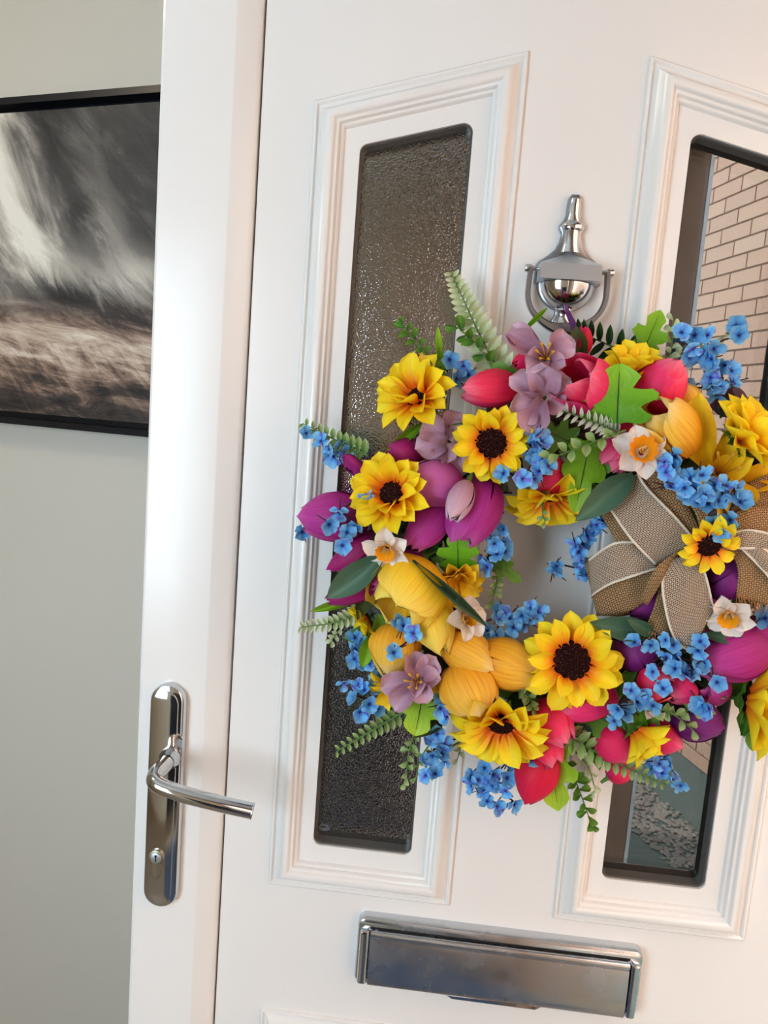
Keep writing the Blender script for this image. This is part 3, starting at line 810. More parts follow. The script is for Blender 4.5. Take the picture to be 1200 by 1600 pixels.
W['lobed'] = [
    ((0.0404, -0.1207, 1.5086), (0.038, -0.115, 1.5601), 0.0633, 'bright'),
    ((0.0704, -0.0592, 1.5759), (0.0843, -0.051, 1.6183), 0.034, 'bright'),
    ((0.0245, -0.092, 1.4895), (0.0148, -0.1068, 1.4247), 0.0415, 'bright'),
    ((0.0096, -0.0879, 1.4871), (-0.0251, -0.0961, 1.4988), 0.0334, 'mid'),
    ((-0.0861, -0.0904, 1.3606), (-0.0906, -0.0986, 1.3963), 0.0405, 'bright'),
    ((-0.0557, -0.0715, 1.3685), (-0.0224, -0.0658, 1.346), 0.0213, 'mid'),
    ((-0.1089, -0.092, 1.2343), (-0.1139, -0.1018, 1.1918), 0.0528, 'lime'),
    ((0.0194, -0.0797, 1.1889), (0.0364, -0.0756, 1.1167), 0.0471, 'lime'),
    ((-0.0408, -0.0674, 1.5387), (-0.0699, -0.0674, 1.5559), 0.0269, 'mid'),
    ((-0.1164, -0.0592, 1.5274), (-0.1255, -0.0494, 1.5892), 0.0137, 'bright'),
    ((0.0529, -0.092, 1.4859), (0.0335, -0.1002, 1.4611), 0.0295, 'mid'),
    ((0.0473, -0.0674, 1.2249), (0.1, -0.0797, 1.2059), 0.0359, 'mid'),
    ((0.0334, -0.0633, 1.2117), (0.0693, -0.0756, 1.2106), 0.0323, 'dark'),
    ((0.2109, -0.0674, 1.259), (0.1761, -0.0715, 1.2568), 0.0289, 'mid'),
    ((0.2075, -0.0633, 1.2505), (0.2236, -0.0592, 1.1937), 0.0215, 'mid'),
    ((-0.0552, -0.0715, 1.3635), (-0.0339, -0.0674, 1.3723), 0.0214, 'mid'),
    ((-0.1236, -0.0674, 1.3887), (-0.1021, -0.0797, 1.3608), 0.0253, 'mid'),
    ((-0.004, -0.0797, 1.487), (-0.0185, -0.0838, 1.5069), 0.0218, 'mid'),
]
W['leaf'] = [
    ((0.0635, -0.1068, 1.4629), (0.0125, -0.1248, 1.418), 0.0255, 'sage'),
    ((-0.1559, -0.1068, 1.3697), (-0.2089, -0.1068, 1.3213), 0.0266, 'sage'),
    ((0.1024, -0.092, 1.3137), (0.0397, -0.1018, 1.3216), 0.0231, 'sage'),
    ((0.1007, -0.1018, 1.3152), (0.0715, -0.1084, 1.3302), 0.0132, 'sage'),
    ((0.1448, -0.0961, 1.3191), (0.1844, -0.0986, 1.3176), 0.012, 'sage'),
    ((-0.1294, -0.1166, 1.3685), (-0.0528, -0.115, 1.31), 0.0095, 'sage'),
    ((-0.1644, -0.0797, 1.285), (-0.1715, -0.0854, 1.2491), 0.0153, 'bright'),
    ((-0.1554, -0.0797, 1.2845), (-0.16, -0.092, 1.3083), 0.0165, 'mid'),
    ((-0.1691, -0.0715, 1.3204), (-0.2319, -0.0592, 1.294), 0.0096, 'bright'),
    ((-0.0458, -0.051, 1.5869), (-0.0205, -0.0428, 1.6152), 0.005, 'bright'),
    ((-0.0398, -0.051, 1.5886), (-0.0442, -0.0469, 1.5997), 0.0056, 'bright'),
    ((0.0119, -0.0674, 1.5593), (0.0041, -0.069, 1.5966), 0.0182, 'olive'),
    ((-0.1292, -0.0674, 1.4954), (-0.1661, -0.069, 1.464), 0.0099, 'bright'),
    ((0.1035, -0.0756, 1.2375), (0.1071, -0.0879, 1.1906), 0.0138, 'bright'),
    ((0.0772, -0.0797, 1.2429), (0.097, -0.0797, 1.2839), 0.0125, 'mid'),
    ((-0.0855, -0.0674, 1.2411), (-0.0333, -0.0797, 1.2245), 0.0155, 'mid'),
    ((-0.0206, -0.0674, 1.2345), (-0.0486, -0.092, 1.2459), 0.0154, 'mid'),
    ((0.0674, -0.0756, 1.5461), (0.0854, -0.0838, 1.5236), 0.0119, 'dark'),
    ((0.0651, -0.0674, 1.2634), (0.1027, -0.0756, 1.244), 0.0165, 'mid'),
    ((0.154, -0.0674, 1.2726), (0.1396, -0.0756, 1.2447), 0.0138, 'dark'),
    ((0.2115, -0.0592, 1.2092), (0.216, -0.0674, 1.2661), 0.0141, 'mid'),
    ((-0.0547, -0.051, 1.5384), (-0.0835, -0.0592, 1.5421), 0.0125, 'dark'),
    ((-0.0294, -0.0674, 1.5152), (-0.0093, -0.0797, 1.4805), 0.0159, 'dark'),
    ((-0.1042, -0.0674, 1.384), (-0.121, -0.0797, 1.3622), 0.0152, 'dark'),
    ((0.1698, -0.0756, 1.341), (0.1996, -0.0797, 1.3511), 0.0135, 'dark'),
    ((0.1135, -0.0756, 1.2056), (0.1207, -0.0838, 1.2296), 0.0164, 'mid'),
    ((0.2255, -0.0592, 1.4615), (0.2599, -0.0674, 1.4802), 0.0208, 'mid'),
    ((0.243, -0.0592, 1.3374), (0.2873, -0.0592, 1.3225), 0.0212, 'sage'),
    ((0.2403, -0.0592, 1.2918), (0.276, -0.0592, 1.2759), 0.0189, 'mid'),
]
W['fern'] = [
    ([(-0.0605, -0.051, 1.5467), (-0.085, -0.0444, 1.5863), (-0.1027, -0.0395, 1.6178), (-0.1161, -0.0379, 1.6417)], 0.0238, 0.0082, 14, 'cream'),
    ([(0.0847, -0.051, 1.5546), (0.0559, -0.0469, 1.576), (0.0276, -0.0444, 1.5877), (0.0087, -0.0444, 1.5925)], 0.0259, 0.0149, 9, 'dark'),
    ([(0.0455, -0.1125, 1.4998), (0.0253, -0.1166, 1.5063), (-0.0069, -0.1182, 1.5152)], 0.0126, 0.0091, 10, 'white'),
    ([(0.0209, -0.074, 1.2066), (0.0617, -0.0797, 1.1869), (0.1021, -0.0756, 1.1695), (0.1401, -0.069, 1.1543)], 0.0192, 0.0064, 14, 'pale'),
    ([(-0.1267, -0.0592, 1.1981), (-0.1596, -0.0576, 1.1729), (-0.1948, -0.0526, 1.1441)], 0.0132, 0.0068, 11, 'pale'),
    ([(-0.172, -0.0633, 1.3049), (-0.2041, -0.0592, 1.2859), (-0.2407, -0.0559, 1.276)], 0.0123, 0.0073, 12, 'cream'),
    ([(-0.1837, -0.0592, 1.4583), (-0.2178, -0.051, 1.4707), (-0.2529, -0.0461, 1.4846)], 0.0165, 0.0071, 10, 'pale'),
]
W['sprig'] = [
    ([(-0.1142, -0.0879, 1.5313), (-0.1322, -0.0756, 1.557), (-0.1475, -0.0633, 1.5739), (-0.1601, -0.0576, 1.5871)], 0.0108, 12, 'mid'),
    ([(0.0892, -0.0551, 1.5577), (0.0985, -0.051, 1.5798), (0.0984, -0.0469, 1.6103)], 0.0104, 11, 'cream'),
    ([(0.0918, -0.0551, 1.5609), (0.1147, -0.0494, 1.584), (0.1482, -0.0428, 1.5972)], 0.0092, 9, 'cream'),
    ([(0.0494, -0.1182, 1.5025), (0.0176, -0.1232, 1.4877), (-0.0134, -0.1232, 1.4727)], 0.0119, 10, 'pale'),
    ([(-0.1079, -0.0592, 1.1946), (-0.1183, -0.0551, 1.1567), (-0.1194, -0.051, 1.1176)], 0.0112, 12, 'pale'),
    ([(-0.0871, -0.0592, 1.183), (-0.1044, -0.051, 1.1493), (-0.1091, -0.0494, 1.123)], 0.0079, 8, 'pale'),
    ([(0.0382, -0.0608, 1.1701), (0.0589, -0.0576, 1.1327), (0.0763, -0.0526, 1.0946)], 0.0124, 15, 'mid'),
    ([(0.0506, -0.0608, 1.1749), (0.0659, -0.0576, 1.1579), (0.0755, -0.0551, 1.1333)], 0.0091, 8, 'cream'),
    ([(0.1041, -0.0961, 1.2393), (0.1236, -0.1002, 1.2418), (0.1475, -0.1002, 1.2265)], 0.0116, 8, 'pale'),
    ([(0.1225, -0.0961, 1.2361), (0.1509, -0.0961, 1.2475), (0.1714, -0.092, 1.2608)], 0.0116, 9, 'pale'),
    ([(-0.0458, -0.0674, 1.3661), (-0.0461, -0.0658, 1.3438), (-0.0492, -0.0641, 1.3235)], 0.0088, 12, 'pale'),
    ([(-0.0237, -0.0879, 1.2483), (-0.0094, -0.0986, 1.2422), (-0.0024, -0.1002, 1.232)], 0.0094, 10, 'pale'),
    ([(-0.1824, -0.0592, 1.3062), (-0.2007, -0.0551, 1.2763), (-0.2085, -0.051, 1.264)], 0.0085, 11, 'cream'),
    ([(-0.0127, -0.0879, 1.4444), (-0.0118, -0.0904, 1.4204), (-0.0087, -0.092, 1.4117)], 0.0078, 6, 'pale'),
    ([(-0.062, -0.0592, 1.5437), (-0.086, -0.051, 1.5732), (-0.1054, -0.0461, 1.5896)], 0.0149, 9, 'mid'),
    ([(0.0842, -0.0756, 1.1889), (0.0976, -0.0838, 1.1909), (0.1073, -0.0838, 1.1873)], 0.0076, 6, 'cream'),
    ([(-0.0782, -0.0469, 1.1575), (-0.0658, -0.051, 1.1678), (-0.0675, -0.051, 1.15)], 0.0094, 6, 'cream'),
]
W['blue'] = [
    ((-0.0832, -0.051, 1.5426), [(-0.1115, -0.0625, 1.557), (-0.0975, -0.0664, 1.5517), (-0.1038, -0.0704, 1.5389), (-0.0918, -0.0635, 1.5437)]),
    ((-0.1828, -0.0592, 1.4469), [(-0.2489, -0.0502, 1.4753), (-0.2321, -0.0541, 1.4684), (-0.2226, -0.0581, 1.4609), (-0.2187, -0.0512, 1.4545), (-0.2067, -0.0551, 1.4589), (-0.202, -0.059, 1.4543), (-0.2133, -0.0521, 1.4646)]),
    ((-0.1673, -0.092, 1.4072), [(-0.1776, -0.1117, 1.4232), (-0.2012, -0.1156, 1.4073), (-0.2094, -0.1196, 1.3956), (-0.1856, -0.1127, 1.3949), (-0.1926, -0.1166, 1.3889), (-0.1954, -0.1205, 1.3771)]),
    ((-0.2155, -0.051, 1.3881), [(-0.2459, -0.0543, 1.3753)]),
    ((-0.0087, -0.0756, 1.4804), [(-0.0312, -0.1076, 1.4822), (-0.0283, -0.1115, 1.4883), (-0.0228, -0.1155, 1.4866), (-0.027, -0.1086, 1.4732), (-0.0197, -0.1125, 1.4711), (-0.0151, -0.1164, 1.4653), (-0.0348, -0.1095, 1.493), (-0.0221, -0.1135, 1.4593), (-0.0362, -0.1174, 1.452), (-0.0251, -0.1105, 1.4524), (-0.0535, -0.1145, 1.4551)]),
    ((-0.0398, -0.0674, 1.434), [(-0.0592, -0.0789, 1.4273), (-0.0681, -0.0828, 1.4021), (-0.0621, -0.0868, 1.3952), (-0.0533, -0.0799, 1.403), (-0.0466, -0.0838, 1.4004), (-0.054, -0.0877, 1.3861), (-0.0451, -0.0808, 1.387), (-0.0427, -0.0848, 1.3785), (-0.0501, -0.0887, 1.376), (-0.06, -0.0818, 1.3682), (-0.0578, -0.0858, 1.3622), (-0.0604, -0.0789, 1.4148)]),
    ((0.0616, -0.0674, 1.405), [(0.0105, -0.0666, 1.366), (0.008, -0.0705, 1.3608), (0.0284, -0.0745, 1.383), (0.0323, -0.0676, 1.3752), (0.0347, -0.0715, 1.3641), (0.0385, -0.0754, 1.3614), (0.0334, -0.0685, 1.3919), (0.0356, -0.0725, 1.3984), (0.025, -0.0764, 1.3894), (0.0435, -0.0695, 1.41), (0.0477, -0.0735, 1.414), (0.0412, -0.0666, 1.4031)]),
    ((-0.0694, -0.0592, 1.2804), [(-0.0434, -0.0707, 1.3179), (-0.0365, -0.0746, 1.315), (-0.042, -0.0786, 1.3104), (-0.0307, -0.0717, 1.3096), (-0.0266, -0.0756, 1.3026), (-0.0202, -0.0795, 1.316), (-0.015, -0.0726, 1.3081), (-0.0113, -0.0766, 1.3238), (-0.0048, -0.0805, 1.3216), (-0.051, -0.0736, 1.2957), (-0.0428, -0.0776, 1.2938), (-0.0297, -0.0707, 1.2865), (-0.0573, -0.0746, 1.2889), (-0.0084, -0.0786, 1.3169)]),
    ((0.1376, -0.0756, 1.2608), [(0.0825, -0.1076, 1.3077), (0.0961, -0.1115, 1.3078), (0.1074, -0.1155, 1.315), (0.1171, -0.1086, 1.309), (0.1392, -0.1125, 1.3161), (0.1371, -0.1164, 1.3086), (0.1124, -0.1095, 1.2972), (0.1002, -0.1135, 1.2831), (0.1186, -0.1174, 1.2894), (0.1313, -0.1105, 1.2828), (0.1374, -0.1145, 1.2891), (0.1471, -0.1076, 1.2939), (0.112, -0.1115, 1.2675), (0.1577, -0.1155, 1.2799), (0.1233, -0.1086, 1.2961)]),
    ((0.105, -0.0756, 1.2245), [(0.0837, -0.11, 1.2621), (0.0891, -0.114, 1.253), (0.1026, -0.1179, 1.2529), (0.0802, -0.111, 1.2395), (0.0705, -0.115, 1.2332), (0.0717, -0.1189, 1.2462), (0.0967, -0.112, 1.2574)]),
    ((0.146, -0.0756, 1.2421), [(0.1489, -0.11, 1.2553), (0.1547, -0.114, 1.2538)]),
    ((-0.1288, -0.092, 1.31), [(-0.1394, -0.1199, 1.3078), (-0.123, -0.1238, 1.3007), (-0.1398, -0.1278, 1.2817), (-0.1332, -0.1209, 1.3062)]),
    ((-0.1515, -0.0592, 1.245), [(-0.1821, -0.0707, 1.2746), (-0.1809, -0.0746, 1.2639), (-0.1805, -0.0786, 1.2559), (-0.1737, -0.0717, 1.2496), (-0.1649, -0.0756, 1.2505), (-0.1896, -0.0795, 1.2305), (-0.1752, -0.0726, 1.2268), (-0.168, -0.0766, 1.223), (-0.1767, -0.0805, 1.2155), (-0.1605, -0.0736, 1.224), (-0.1623, -0.0776, 1.2098), (-0.154, -0.0707, 1.2032), (-0.1662, -0.0746, 1.1959), (-0.1714, -0.0786, 1.2011), (-0.1576, -0.0717, 1.2351), (-0.1727, -0.0756, 1.2684)]),
    ((-0.0849, -0.0838, 1.2338), [(-0.0897, -0.1035, 1.2304), (-0.0842, -0.1074, 1.217), (-0.0918, -0.1114, 1.2268)]),
    ((-0.0817, -0.0592, 1.1974), [(-0.0828, -0.0707, 1.1713), (-0.0802, -0.0746, 1.1563), (-0.1002, -0.0786, 1.1558), (-0.0899, -0.0717, 1.1399), (-0.0968, -0.0756, 1.1767), (-0.0918, -0.0795, 1.1865), (-0.0995, -0.0726, 1.1379), (-0.0854, -0.0766, 1.1648), (-0.0944, -0.0805, 1.1643)]),
    ((-0.0208, -0.0592, 1.1765), [(-0.0528, -0.0625, 1.1375), (-0.0456, -0.0664, 1.1361), (-0.0519, -0.0704, 1.1325), (-0.04, -0.0635, 1.1486), (-0.0314, -0.0674, 1.1445), (-0.0292, -0.0713, 1.1329), (-0.0384, -0.0644, 1.1234), (-0.034, -0.0684, 1.1155), (-0.0175, -0.0723, 1.1314), (-0.024, -0.0654, 1.1095), (-0.0073, -0.0694, 1.1157), (-0.0152, -0.0625, 1.1565), (-0.0131, -0.0664, 1.1648), (-0.0173, -0.0704, 1.1442), (-0.0237, -0.0635, 1.1351), (-0.0338, -0.0674, 1.1359)]),
    ((0.1146, -0.0592, 1.178), [(0.127, -0.0666, 1.1693), (0.139, -0.0705, 1.1753), (0.1337, -0.0745, 1.1685), (0.1463, -0.0676, 1.1591), (0.1536, -0.0715, 1.1565), (0.1292, -0.0754, 1.1779)]),
    ((0.1195, -0.0592, 1.5204), [(0.1501, -0.0666, 1.6059), (0.1527, -0.0705, 1.5969), (0.0996, -0.0745, 1.5953), (0.1135, -0.0676, 1.5946), (0.1243, -0.0715, 1.5949), (0.1109, -0.0754, 1.5814), (0.1116, -0.0685, 1.5744), (0.1307, -0.0725, 1.583), (0.1289, -0.0764, 1.5733), (0.1434, -0.0695, 1.5695), (0.1485, -0.0735, 1.5638), (0.154, -0.0666, 1.5545), (0.1319, -0.0705, 1.5569), (0.1327, -0.0745, 1.5491), (0.1412, -0.0676, 1.5423), (0.1107, -0.0715, 1.5465), (0.1265, -0.0754, 1.5633), (0.1212, -0.0685, 1.5769), (0.141, -0.0725, 1.5486)]),
    ((0.1344, -0.0838, 1.4562), [(0.0916, -0.1281, 1.4836), (0.0825, -0.132, 1.4775), (0.0835, -0.136, 1.4689), (0.0904, -0.1291, 1.4735), (0.106, -0.133, 1.4655), (0.1135, -0.1369, 1.4687), (0.0965, -0.13, 1.4611), (0.0888, -0.134, 1.4564), (0.1, -0.1379, 1.4571), (0.1047, -0.131, 1.4501), (0.1134, -0.135, 1.4445), (0.1283, -0.1281, 1.4613), (0.1367, -0.132, 1.4607), (0.1447, -0.136, 1.4589), (0.1247, -0.1291, 1.4442), (0.131, -0.133, 1.448), (0.1479, -0.1369, 1.4482), (0.145, -0.13, 1.4319), (0.1293, -0.134, 1.4289), (0.1349, -0.1379, 1.4209), (0.111, -0.131, 1.4562), (0.1179, -0.135, 1.4516), (0.1403, -0.1281, 1.4522)]),
    ((0.0228, -0.0674, 1.1851), [(0.0094, -0.0789, 1.1645), (0.0133, -0.0828, 1.1708), (0.0044, -0.0868, 1.173)]),
    ((0.2333, -0.0592, 1.4063), [(0.2438, -0.0789, 1.4136), (0.2517, -0.0828, 1.4059), (0.2379, -0.0868, 1.4005), (0.2515, -0.0799, 1.3931), (0.256, -0.0838, 1.4125)]),
    ((0.2046, -0.0592, 1.5268), [(0.1955, -0.0707, 1.5644), (0.2017, -0.0746, 1.5733), (0.2084, -0.0786, 1.5619), (0.2009, -0.0717, 1.5559), (0.2044, -0.0756, 1.5792)]),
    ((0.2001, -0.0756, 1.3376), [(0.2008, -0.0871, 1.342), (0.2074, -0.091, 1.3455), (0.2014, -0.095, 1.3392)]),
]
W['ribbon'] = [
    ('burlap', [(0.1387, -0.0879, 1.4118), (0.11, -0.0797, 1.4508), (0.0904, -0.0879, 1.472), (0.091, -0.1043, 1.4673), (0.1121, -0.115, 1.4398), (0.1319, -0.1133, 1.4075)], [(0.1017, -0.0879, 1.3779), (0.0617, -0.0797, 1.4068), (0.0383, -0.0854, 1.4289), (0.0411, -0.0986, 1.4223), (0.0577, -0.11, 1.3974), (0.0849, -0.1117, 1.3769)]),
    ('woven', [(0.1348, -0.092, 1.4091), (0.1032, -0.0854, 1.4447), (0.071, -0.0986, 1.4653), (0.076, -0.1117, 1.4527), (0.0982, -0.1215, 1.4319), (0.1241, -0.1182, 1.4076)], [(0.1031, -0.092, 1.3819), (0.0633, -0.0854, 1.4078), (0.0418, -0.0953, 1.4328), (0.0452, -0.1084, 1.4298), (0.0642, -0.1199, 1.4055), (0.0886, -0.1182, 1.3845)]),
    ('burlap', [(0.1079, -0.0797, 1.3955), (0.0757, -0.0756, 1.3981), (0.0409, -0.0772, 1.3809), (0.0334, -0.0887, 1.3749), (0.0472, -0.1002, 1.3905), (0.077, -0.1051, 1.4001), (0.1051, -0.1068, 1.4017)], [(0.1088, -0.0756, 1.3478), (0.0851, -0.0715, 1.3253), (0.0569, -0.0756, 1.3224), (0.0518, -0.0871, 1.325), (0.0718, -0.0986, 1.3325), (0.0878, -0.1051, 1.348), (0.1042, -0.1084, 1.3822)]),
    ('woven', [(0.1005, -0.0838, 1.3974), (0.0708, -0.0822, 1.4006), (0.0409, -0.0854, 1.3836), (0.0346, -0.0953, 1.38), (0.0449, -0.1068, 1.3939), (0.0579, -0.1117, 1.4018), (0.0925, -0.11, 1.4035)], [(0.0985, -0.0838, 1.3644), (0.0741, -0.0805, 1.3488), (0.0472, -0.0838, 1.3401), (0.0425, -0.0953, 1.3462), (0.0536, -0.1084, 1.3601), (0.0689, -0.115, 1.3696), (0.0911, -0.1133, 1.379)]),
    ('burlap', [(0.1071, -0.1232, 1.4011), (0.0867, -0.1281, 1.3828), (0.0804, -0.115, 1.3497)], [(0.1, -0.1199, 1.3847), (0.0937, -0.1248, 1.3687), (0.0892, -0.11, 1.3445)]),
    ('burlap', [(0.097, -0.11, 1.3759), (0.0966, -0.1068, 1.348), (0.0915, -0.1002, 1.3175)], [(0.111, -0.11, 1.3742), (0.1111, -0.1068, 1.3433), (0.1165, -0.1002, 1.315)]),
    ('woven', [(0.1025, -0.1199, 1.392), (0.0946, -0.124, 1.3727), (0.1035, -0.1182, 1.3407), (0.1171, -0.11, 1.3144), (0.1348, -0.1051, 1.3011)], [(0.1253, -0.1199, 1.3975), (0.1306, -0.124, 1.3848), (0.1378, -0.1199, 1.37), (0.1442, -0.115, 1.3558), (0.1479, -0.1117, 1.3487)]),
    ('burlap', [(0.1265, -0.115, 1.4149), (0.1568, -0.1084, 1.437), (0.1871, -0.1002, 1.4445), (0.222, -0.0879, 1.4365)], [(0.1287, -0.1199, 1.406), (0.1589, -0.1182, 1.4142), (0.189, -0.1133, 1.4114), (0.2291, -0.0961, 1.4002)]),
    ('burlap', [(0.1346, -0.1002, 1.4116), (0.1623, -0.0879, 1.4529), (0.1919, -0.0797, 1.4714), (0.2172, -0.0756, 1.4683)], [(0.1354, -0.1084, 1.4058), (0.1631, -0.1002, 1.4336), (0.1939, -0.092, 1.4406), (0.2242, -0.0838, 1.4338)]),
    ('woven', [(0.1379, -0.1199, 1.4126), (0.1586, -0.1232, 1.423), (0.182, -0.1199, 1.4223), (0.2187, -0.1084, 1.4133)], [(0.1424, -0.1215, 1.404), (0.1659, -0.1215, 1.4061), (0.1853, -0.1174, 1.406), (0.2235, -0.1043, 1.3929)]),
    ('burlap', [(0.1497, -0.115, 1.4082), (0.1627, -0.1133, 1.3868), (0.167, -0.1084, 1.3599)], [(0.1663, -0.115, 1.4097), (0.1931, -0.11, 1.3877), (0.2117, -0.1018, 1.3517)]),
    ('woven', [(0.1561, -0.1199, 1.4096), (0.1784, -0.1174, 1.3914), (0.1927, -0.1141, 1.3779), (0.2111, -0.1084, 1.3522)], [(0.1713, -0.1199, 1.4121), (0.1948, -0.1174, 1.401), (0.2134, -0.1141, 1.3893), (0.2308, -0.1084, 1.3642)]),
    ('burlap', [(0.1044, -0.1125, 1.4493), (0.1151, -0.1248, 1.4355), (0.1238, -0.1248, 1.4145)], [(0.1196, -0.1125, 1.4529), (0.1266, -0.1232, 1.4363), (0.1304, -0.1248, 1.4151)]),
]
W['hang'] = [(-0.0037, -0.0387, 1.6193), (0.0002, -0.0395, 1.6109), (0.0052, -0.0461, 1.5994), (0.0107, -0.0551, 1.5854), (0.0161, -0.0592, 1.5674)]

def petal_mat(key, name, stops, streak=0.25, streak_rgb=None, rough=0.55, trans=0.16, axis='t', vary=0.06, sscale=(26, 1.6, 1)):
    """colour runs from the foot to the tip of the petal, with fine streaks along it"""
    k = Mat(name); uv = k.n('ShaderNodeUVMap').outputs[0]
    sep = k.n('ShaderNodeSeparateXYZ'); k.l(uv, sep.inputs[0])
    inf = k.n('ShaderNodeObjectInfo').outputs['Random']
    wob = k.noise(k.mapping(uv, (9, 3, 1)), 1, 2)
    tt = k.math('ADD', sep.outputs[1], k.math('MULTIPLY_ADD', wob, 0.24, -0.12))
    c = k.ramp(tt, [(p, lin(q)) for p, q in stops])
    st = k.noise(k.mapping(uv, sscale), 1, 4, 0.65)
    sf = k.ramp(st, [(0.46, (0, 0, 0)), (0.72, (1, 1, 1))])
    c = k.mix(k.math('MULTIPLY', sf, streak), c, lin(streak_rgb or stops[0][1]))
    hv = k.n('ShaderNodeHueSaturation')
    k.set(hv.inputs['Hue'], k.math('MULTIPLY_ADD', inf, vary * 0.3, 0.5 - vary * 0.15))
    k.set(hv.inputs['Value'], k.math('MULTIPLY_ADD', inf, vary * 2, 1 - vary))
    k.l(c, hv.inputs['Color'])
    col = hv.outputs[0]
    b = k.bsdf(col, rough, spec=0.3)
    k.set(b.inputs['Normal'], k.bump(st, 0.35, 0.0008))
    tl = k.n('ShaderNodeBsdfTranslucent'); k.l(col, tl.inputs[0])
    mx = k.n('ShaderNodeMixShader'); mx.inputs[0].default_value = trans
    k.l(b.outputs[0], mx.inputs[1]); k.l(tl.outputs[0], mx.inputs[2]); k.l(mx.outputs[0], k.out.inputs[0])
    M[key] = k.m
petal_mat('sun', 'sunflower_petal', [(0.10, (240, 108, 18)), (0.32, (253, 176, 24)), (0.54, (255, 224, 30)), (1.0, (255, 236, 52))], 0.14, (244, 180, 24), vary=0.03)
petal_mat('gold', 'golden_petal', [(0.0, (242, 166, 20)), (0.35, (254, 206, 28)), (1.0, (255, 228, 60))], 0.22, (232, 160, 20), vary=0.04)
petal_mat('yellow', 'yellow_tulip', [(0.0, (214, 176, 40)), (0.25, (250, 190, 24)), (0.6, (255, 212, 44)), (1.0, (255, 232, 110))], 0.5, (230, 136, 16), vary=0.03, sscale=(46, 1.1, 1))
petal_mat('amber', 'amber_tulip', [(0.0, (232, 156, 34)), (0.4, (252, 184, 40)), (0.8, (255, 208, 76)), (1.0, (255, 236, 160))], 0.75, (218, 110, 24), vary=0.03, sscale=(46, 1.1, 1))
petal_mat('pink', 'pink_tulip', [(0.0, (170, 16, 66)), (0.3, (228, 28, 88)), (0.75, (246, 56, 112)), (1.0, (250, 130, 162))], 0.4, (196, 14, 70), sscale=(34, 1.2, 1))
petal_mat('red', 'crimson_tulip', [(0.0, (150, 8, 50)), (0.4, (212, 14, 72)), (1.0, (232, 34, 92))], 0.25, (140, 4, 44))
petal_mat('purple', 'magenta_purple_tulip', [(0.0, (112, 20, 92)), (0.35, (164, 34, 126)), (0.8, (190, 58, 154)), (1.0, (206, 100, 176))], 0.7, (150, 16, 88), sscale=(34, 1.2, 1))
petal_mat('plum', 'plum_tulip', [(0.0, (110, 10, 70)), (0.4, (164, 22, 96)), (1.0, (176, 36, 122))], 0.45, (96, 8, 84))
petal_mat('orchid', 'orchid_tulip', [(0.0, (210, 46, 126)), (0.35, (202, 86, 158)), (0.8, (208, 114, 178)), (1.0, (184, 72, 152))], 0.2, (206, 40, 110))
petal_mat('violet', 'violet_tulip', [(0.0, (62, 12, 78)), (0.4, (112, 24, 112)), (1.0, (146, 54, 142))], 0.35, (70, 8, 82))
petal_mat('mauve', 'mauve_petal', [(0.0, (176, 132, 132)), (0.3, (182, 136, 158)), (0.8, (212, 174, 194)), (1.0, (226, 196, 208))], 0.4, (136, 92, 122), rough=0.7)
petal_mat('white', 'white_petal', [(0.0, (226, 214, 190)), (0.3, (238, 230, 220)), (1.0, (246, 240, 234))], 0.12, (214, 200, 190))
petal_mat('corona', 'orange_corona', [(0.0, (214, 150, 30)), (0.5, (248, 170, 26)), (1.0, (252, 150, 16))], 0.4, (226, 116, 8))
for key, a, b, vein in (('bright', (92, 148, 20), (152, 204, 48), (60, 112, 20)), ('lime', (120, 168, 26), (186, 216, 62), (80, 130, 20)), ('mid', (64, 112, 32), (118, 164, 62), (42, 84, 26)),
                        ('dark', (30, 62, 34), (58, 92, 50), (20, 44, 24)), ('sage', (66, 100, 76), (98, 132, 106), (56, 88, 66)), ('olive', (58, 70, 36), (92, 96, 54), (48, 54, 28)),
                        ('pale', (112, 150, 72), (200, 214, 156), (92, 132, 62)), ('cream', (168, 188, 126), (240, 242, 216), (140, 168, 100)), ('white', None, None, None)):
    if a:
        petal_mat('leaf_' + key, key + '_leaf', [(0.0, a), (0.5, tuple((x + y) // 2 for x, y in zip(a, b))), (1.0, b)], 0.35, vein, 0.45, 0.22, vary=0.10, sscale=(14, 5, 1))
petal_mat('leaf_white', 'whitened_leaf', [(0.0, (150, 172, 130)), (0.4, (220, 226, 210)), (1.0, (236, 238, 230))], 0.3, (150, 176, 130), 0.5, 0.2)
def m_blossom():
    k = Mat('blue_blossom'); uv = k.n('ShaderNodeUVMap').outputs[0]
    sep = k.n('ShaderNodeSeparateXYZ'); k.l(uv, sep.inputs[0])
    inf = k.n('ShaderNodeObjectInfo').outputs['Random']
    c = k.ramp(sep.outputs[1], [(0.0, lin((22, 26, 66))), (0.10, lin((58, 96, 190))), (0.26, lin((92, 172, 238))), (1.0, lin((148, 214, 252)))])
    vio = k.ramp(k.math('ADD', k.noise(k.mapping(uv, (5, 1.2, 1)), 1, 1), k.math('MULTIPLY', inf, 0.16)), [(0.66, (0, 0, 0)), (0.78, (1, 1, 1))])
    c = k.mix(k.math('MULTIPLY', vio, 0.8), c, lin((128, 96, 200)))
    hv = k.n('ShaderNodeHueSaturation'); k.l(c, hv.inputs['Color'])
    k.set(hv.inputs['Value'], k.math('MULTIPLY_ADD', inf, 0.35, 0.80))
    b = k.bsdf(hv.outputs[0], 0.5, spec=0.3)
    tl = k.n('ShaderNodeBsdfTranslucent'); k.l(hv.outputs[0], tl.inputs[0])
    mx = k.n('ShaderNodeMixShader'); mx.inputs[0].default_value = 0.25
    k.l(b.outputs[0], mx.inputs[1]); k.l(tl.outputs[0], mx.inputs[2]); k.l(mx.outputs[0], k.out.inputs[0])
    M['blossom'] = k.m
m_blossom()
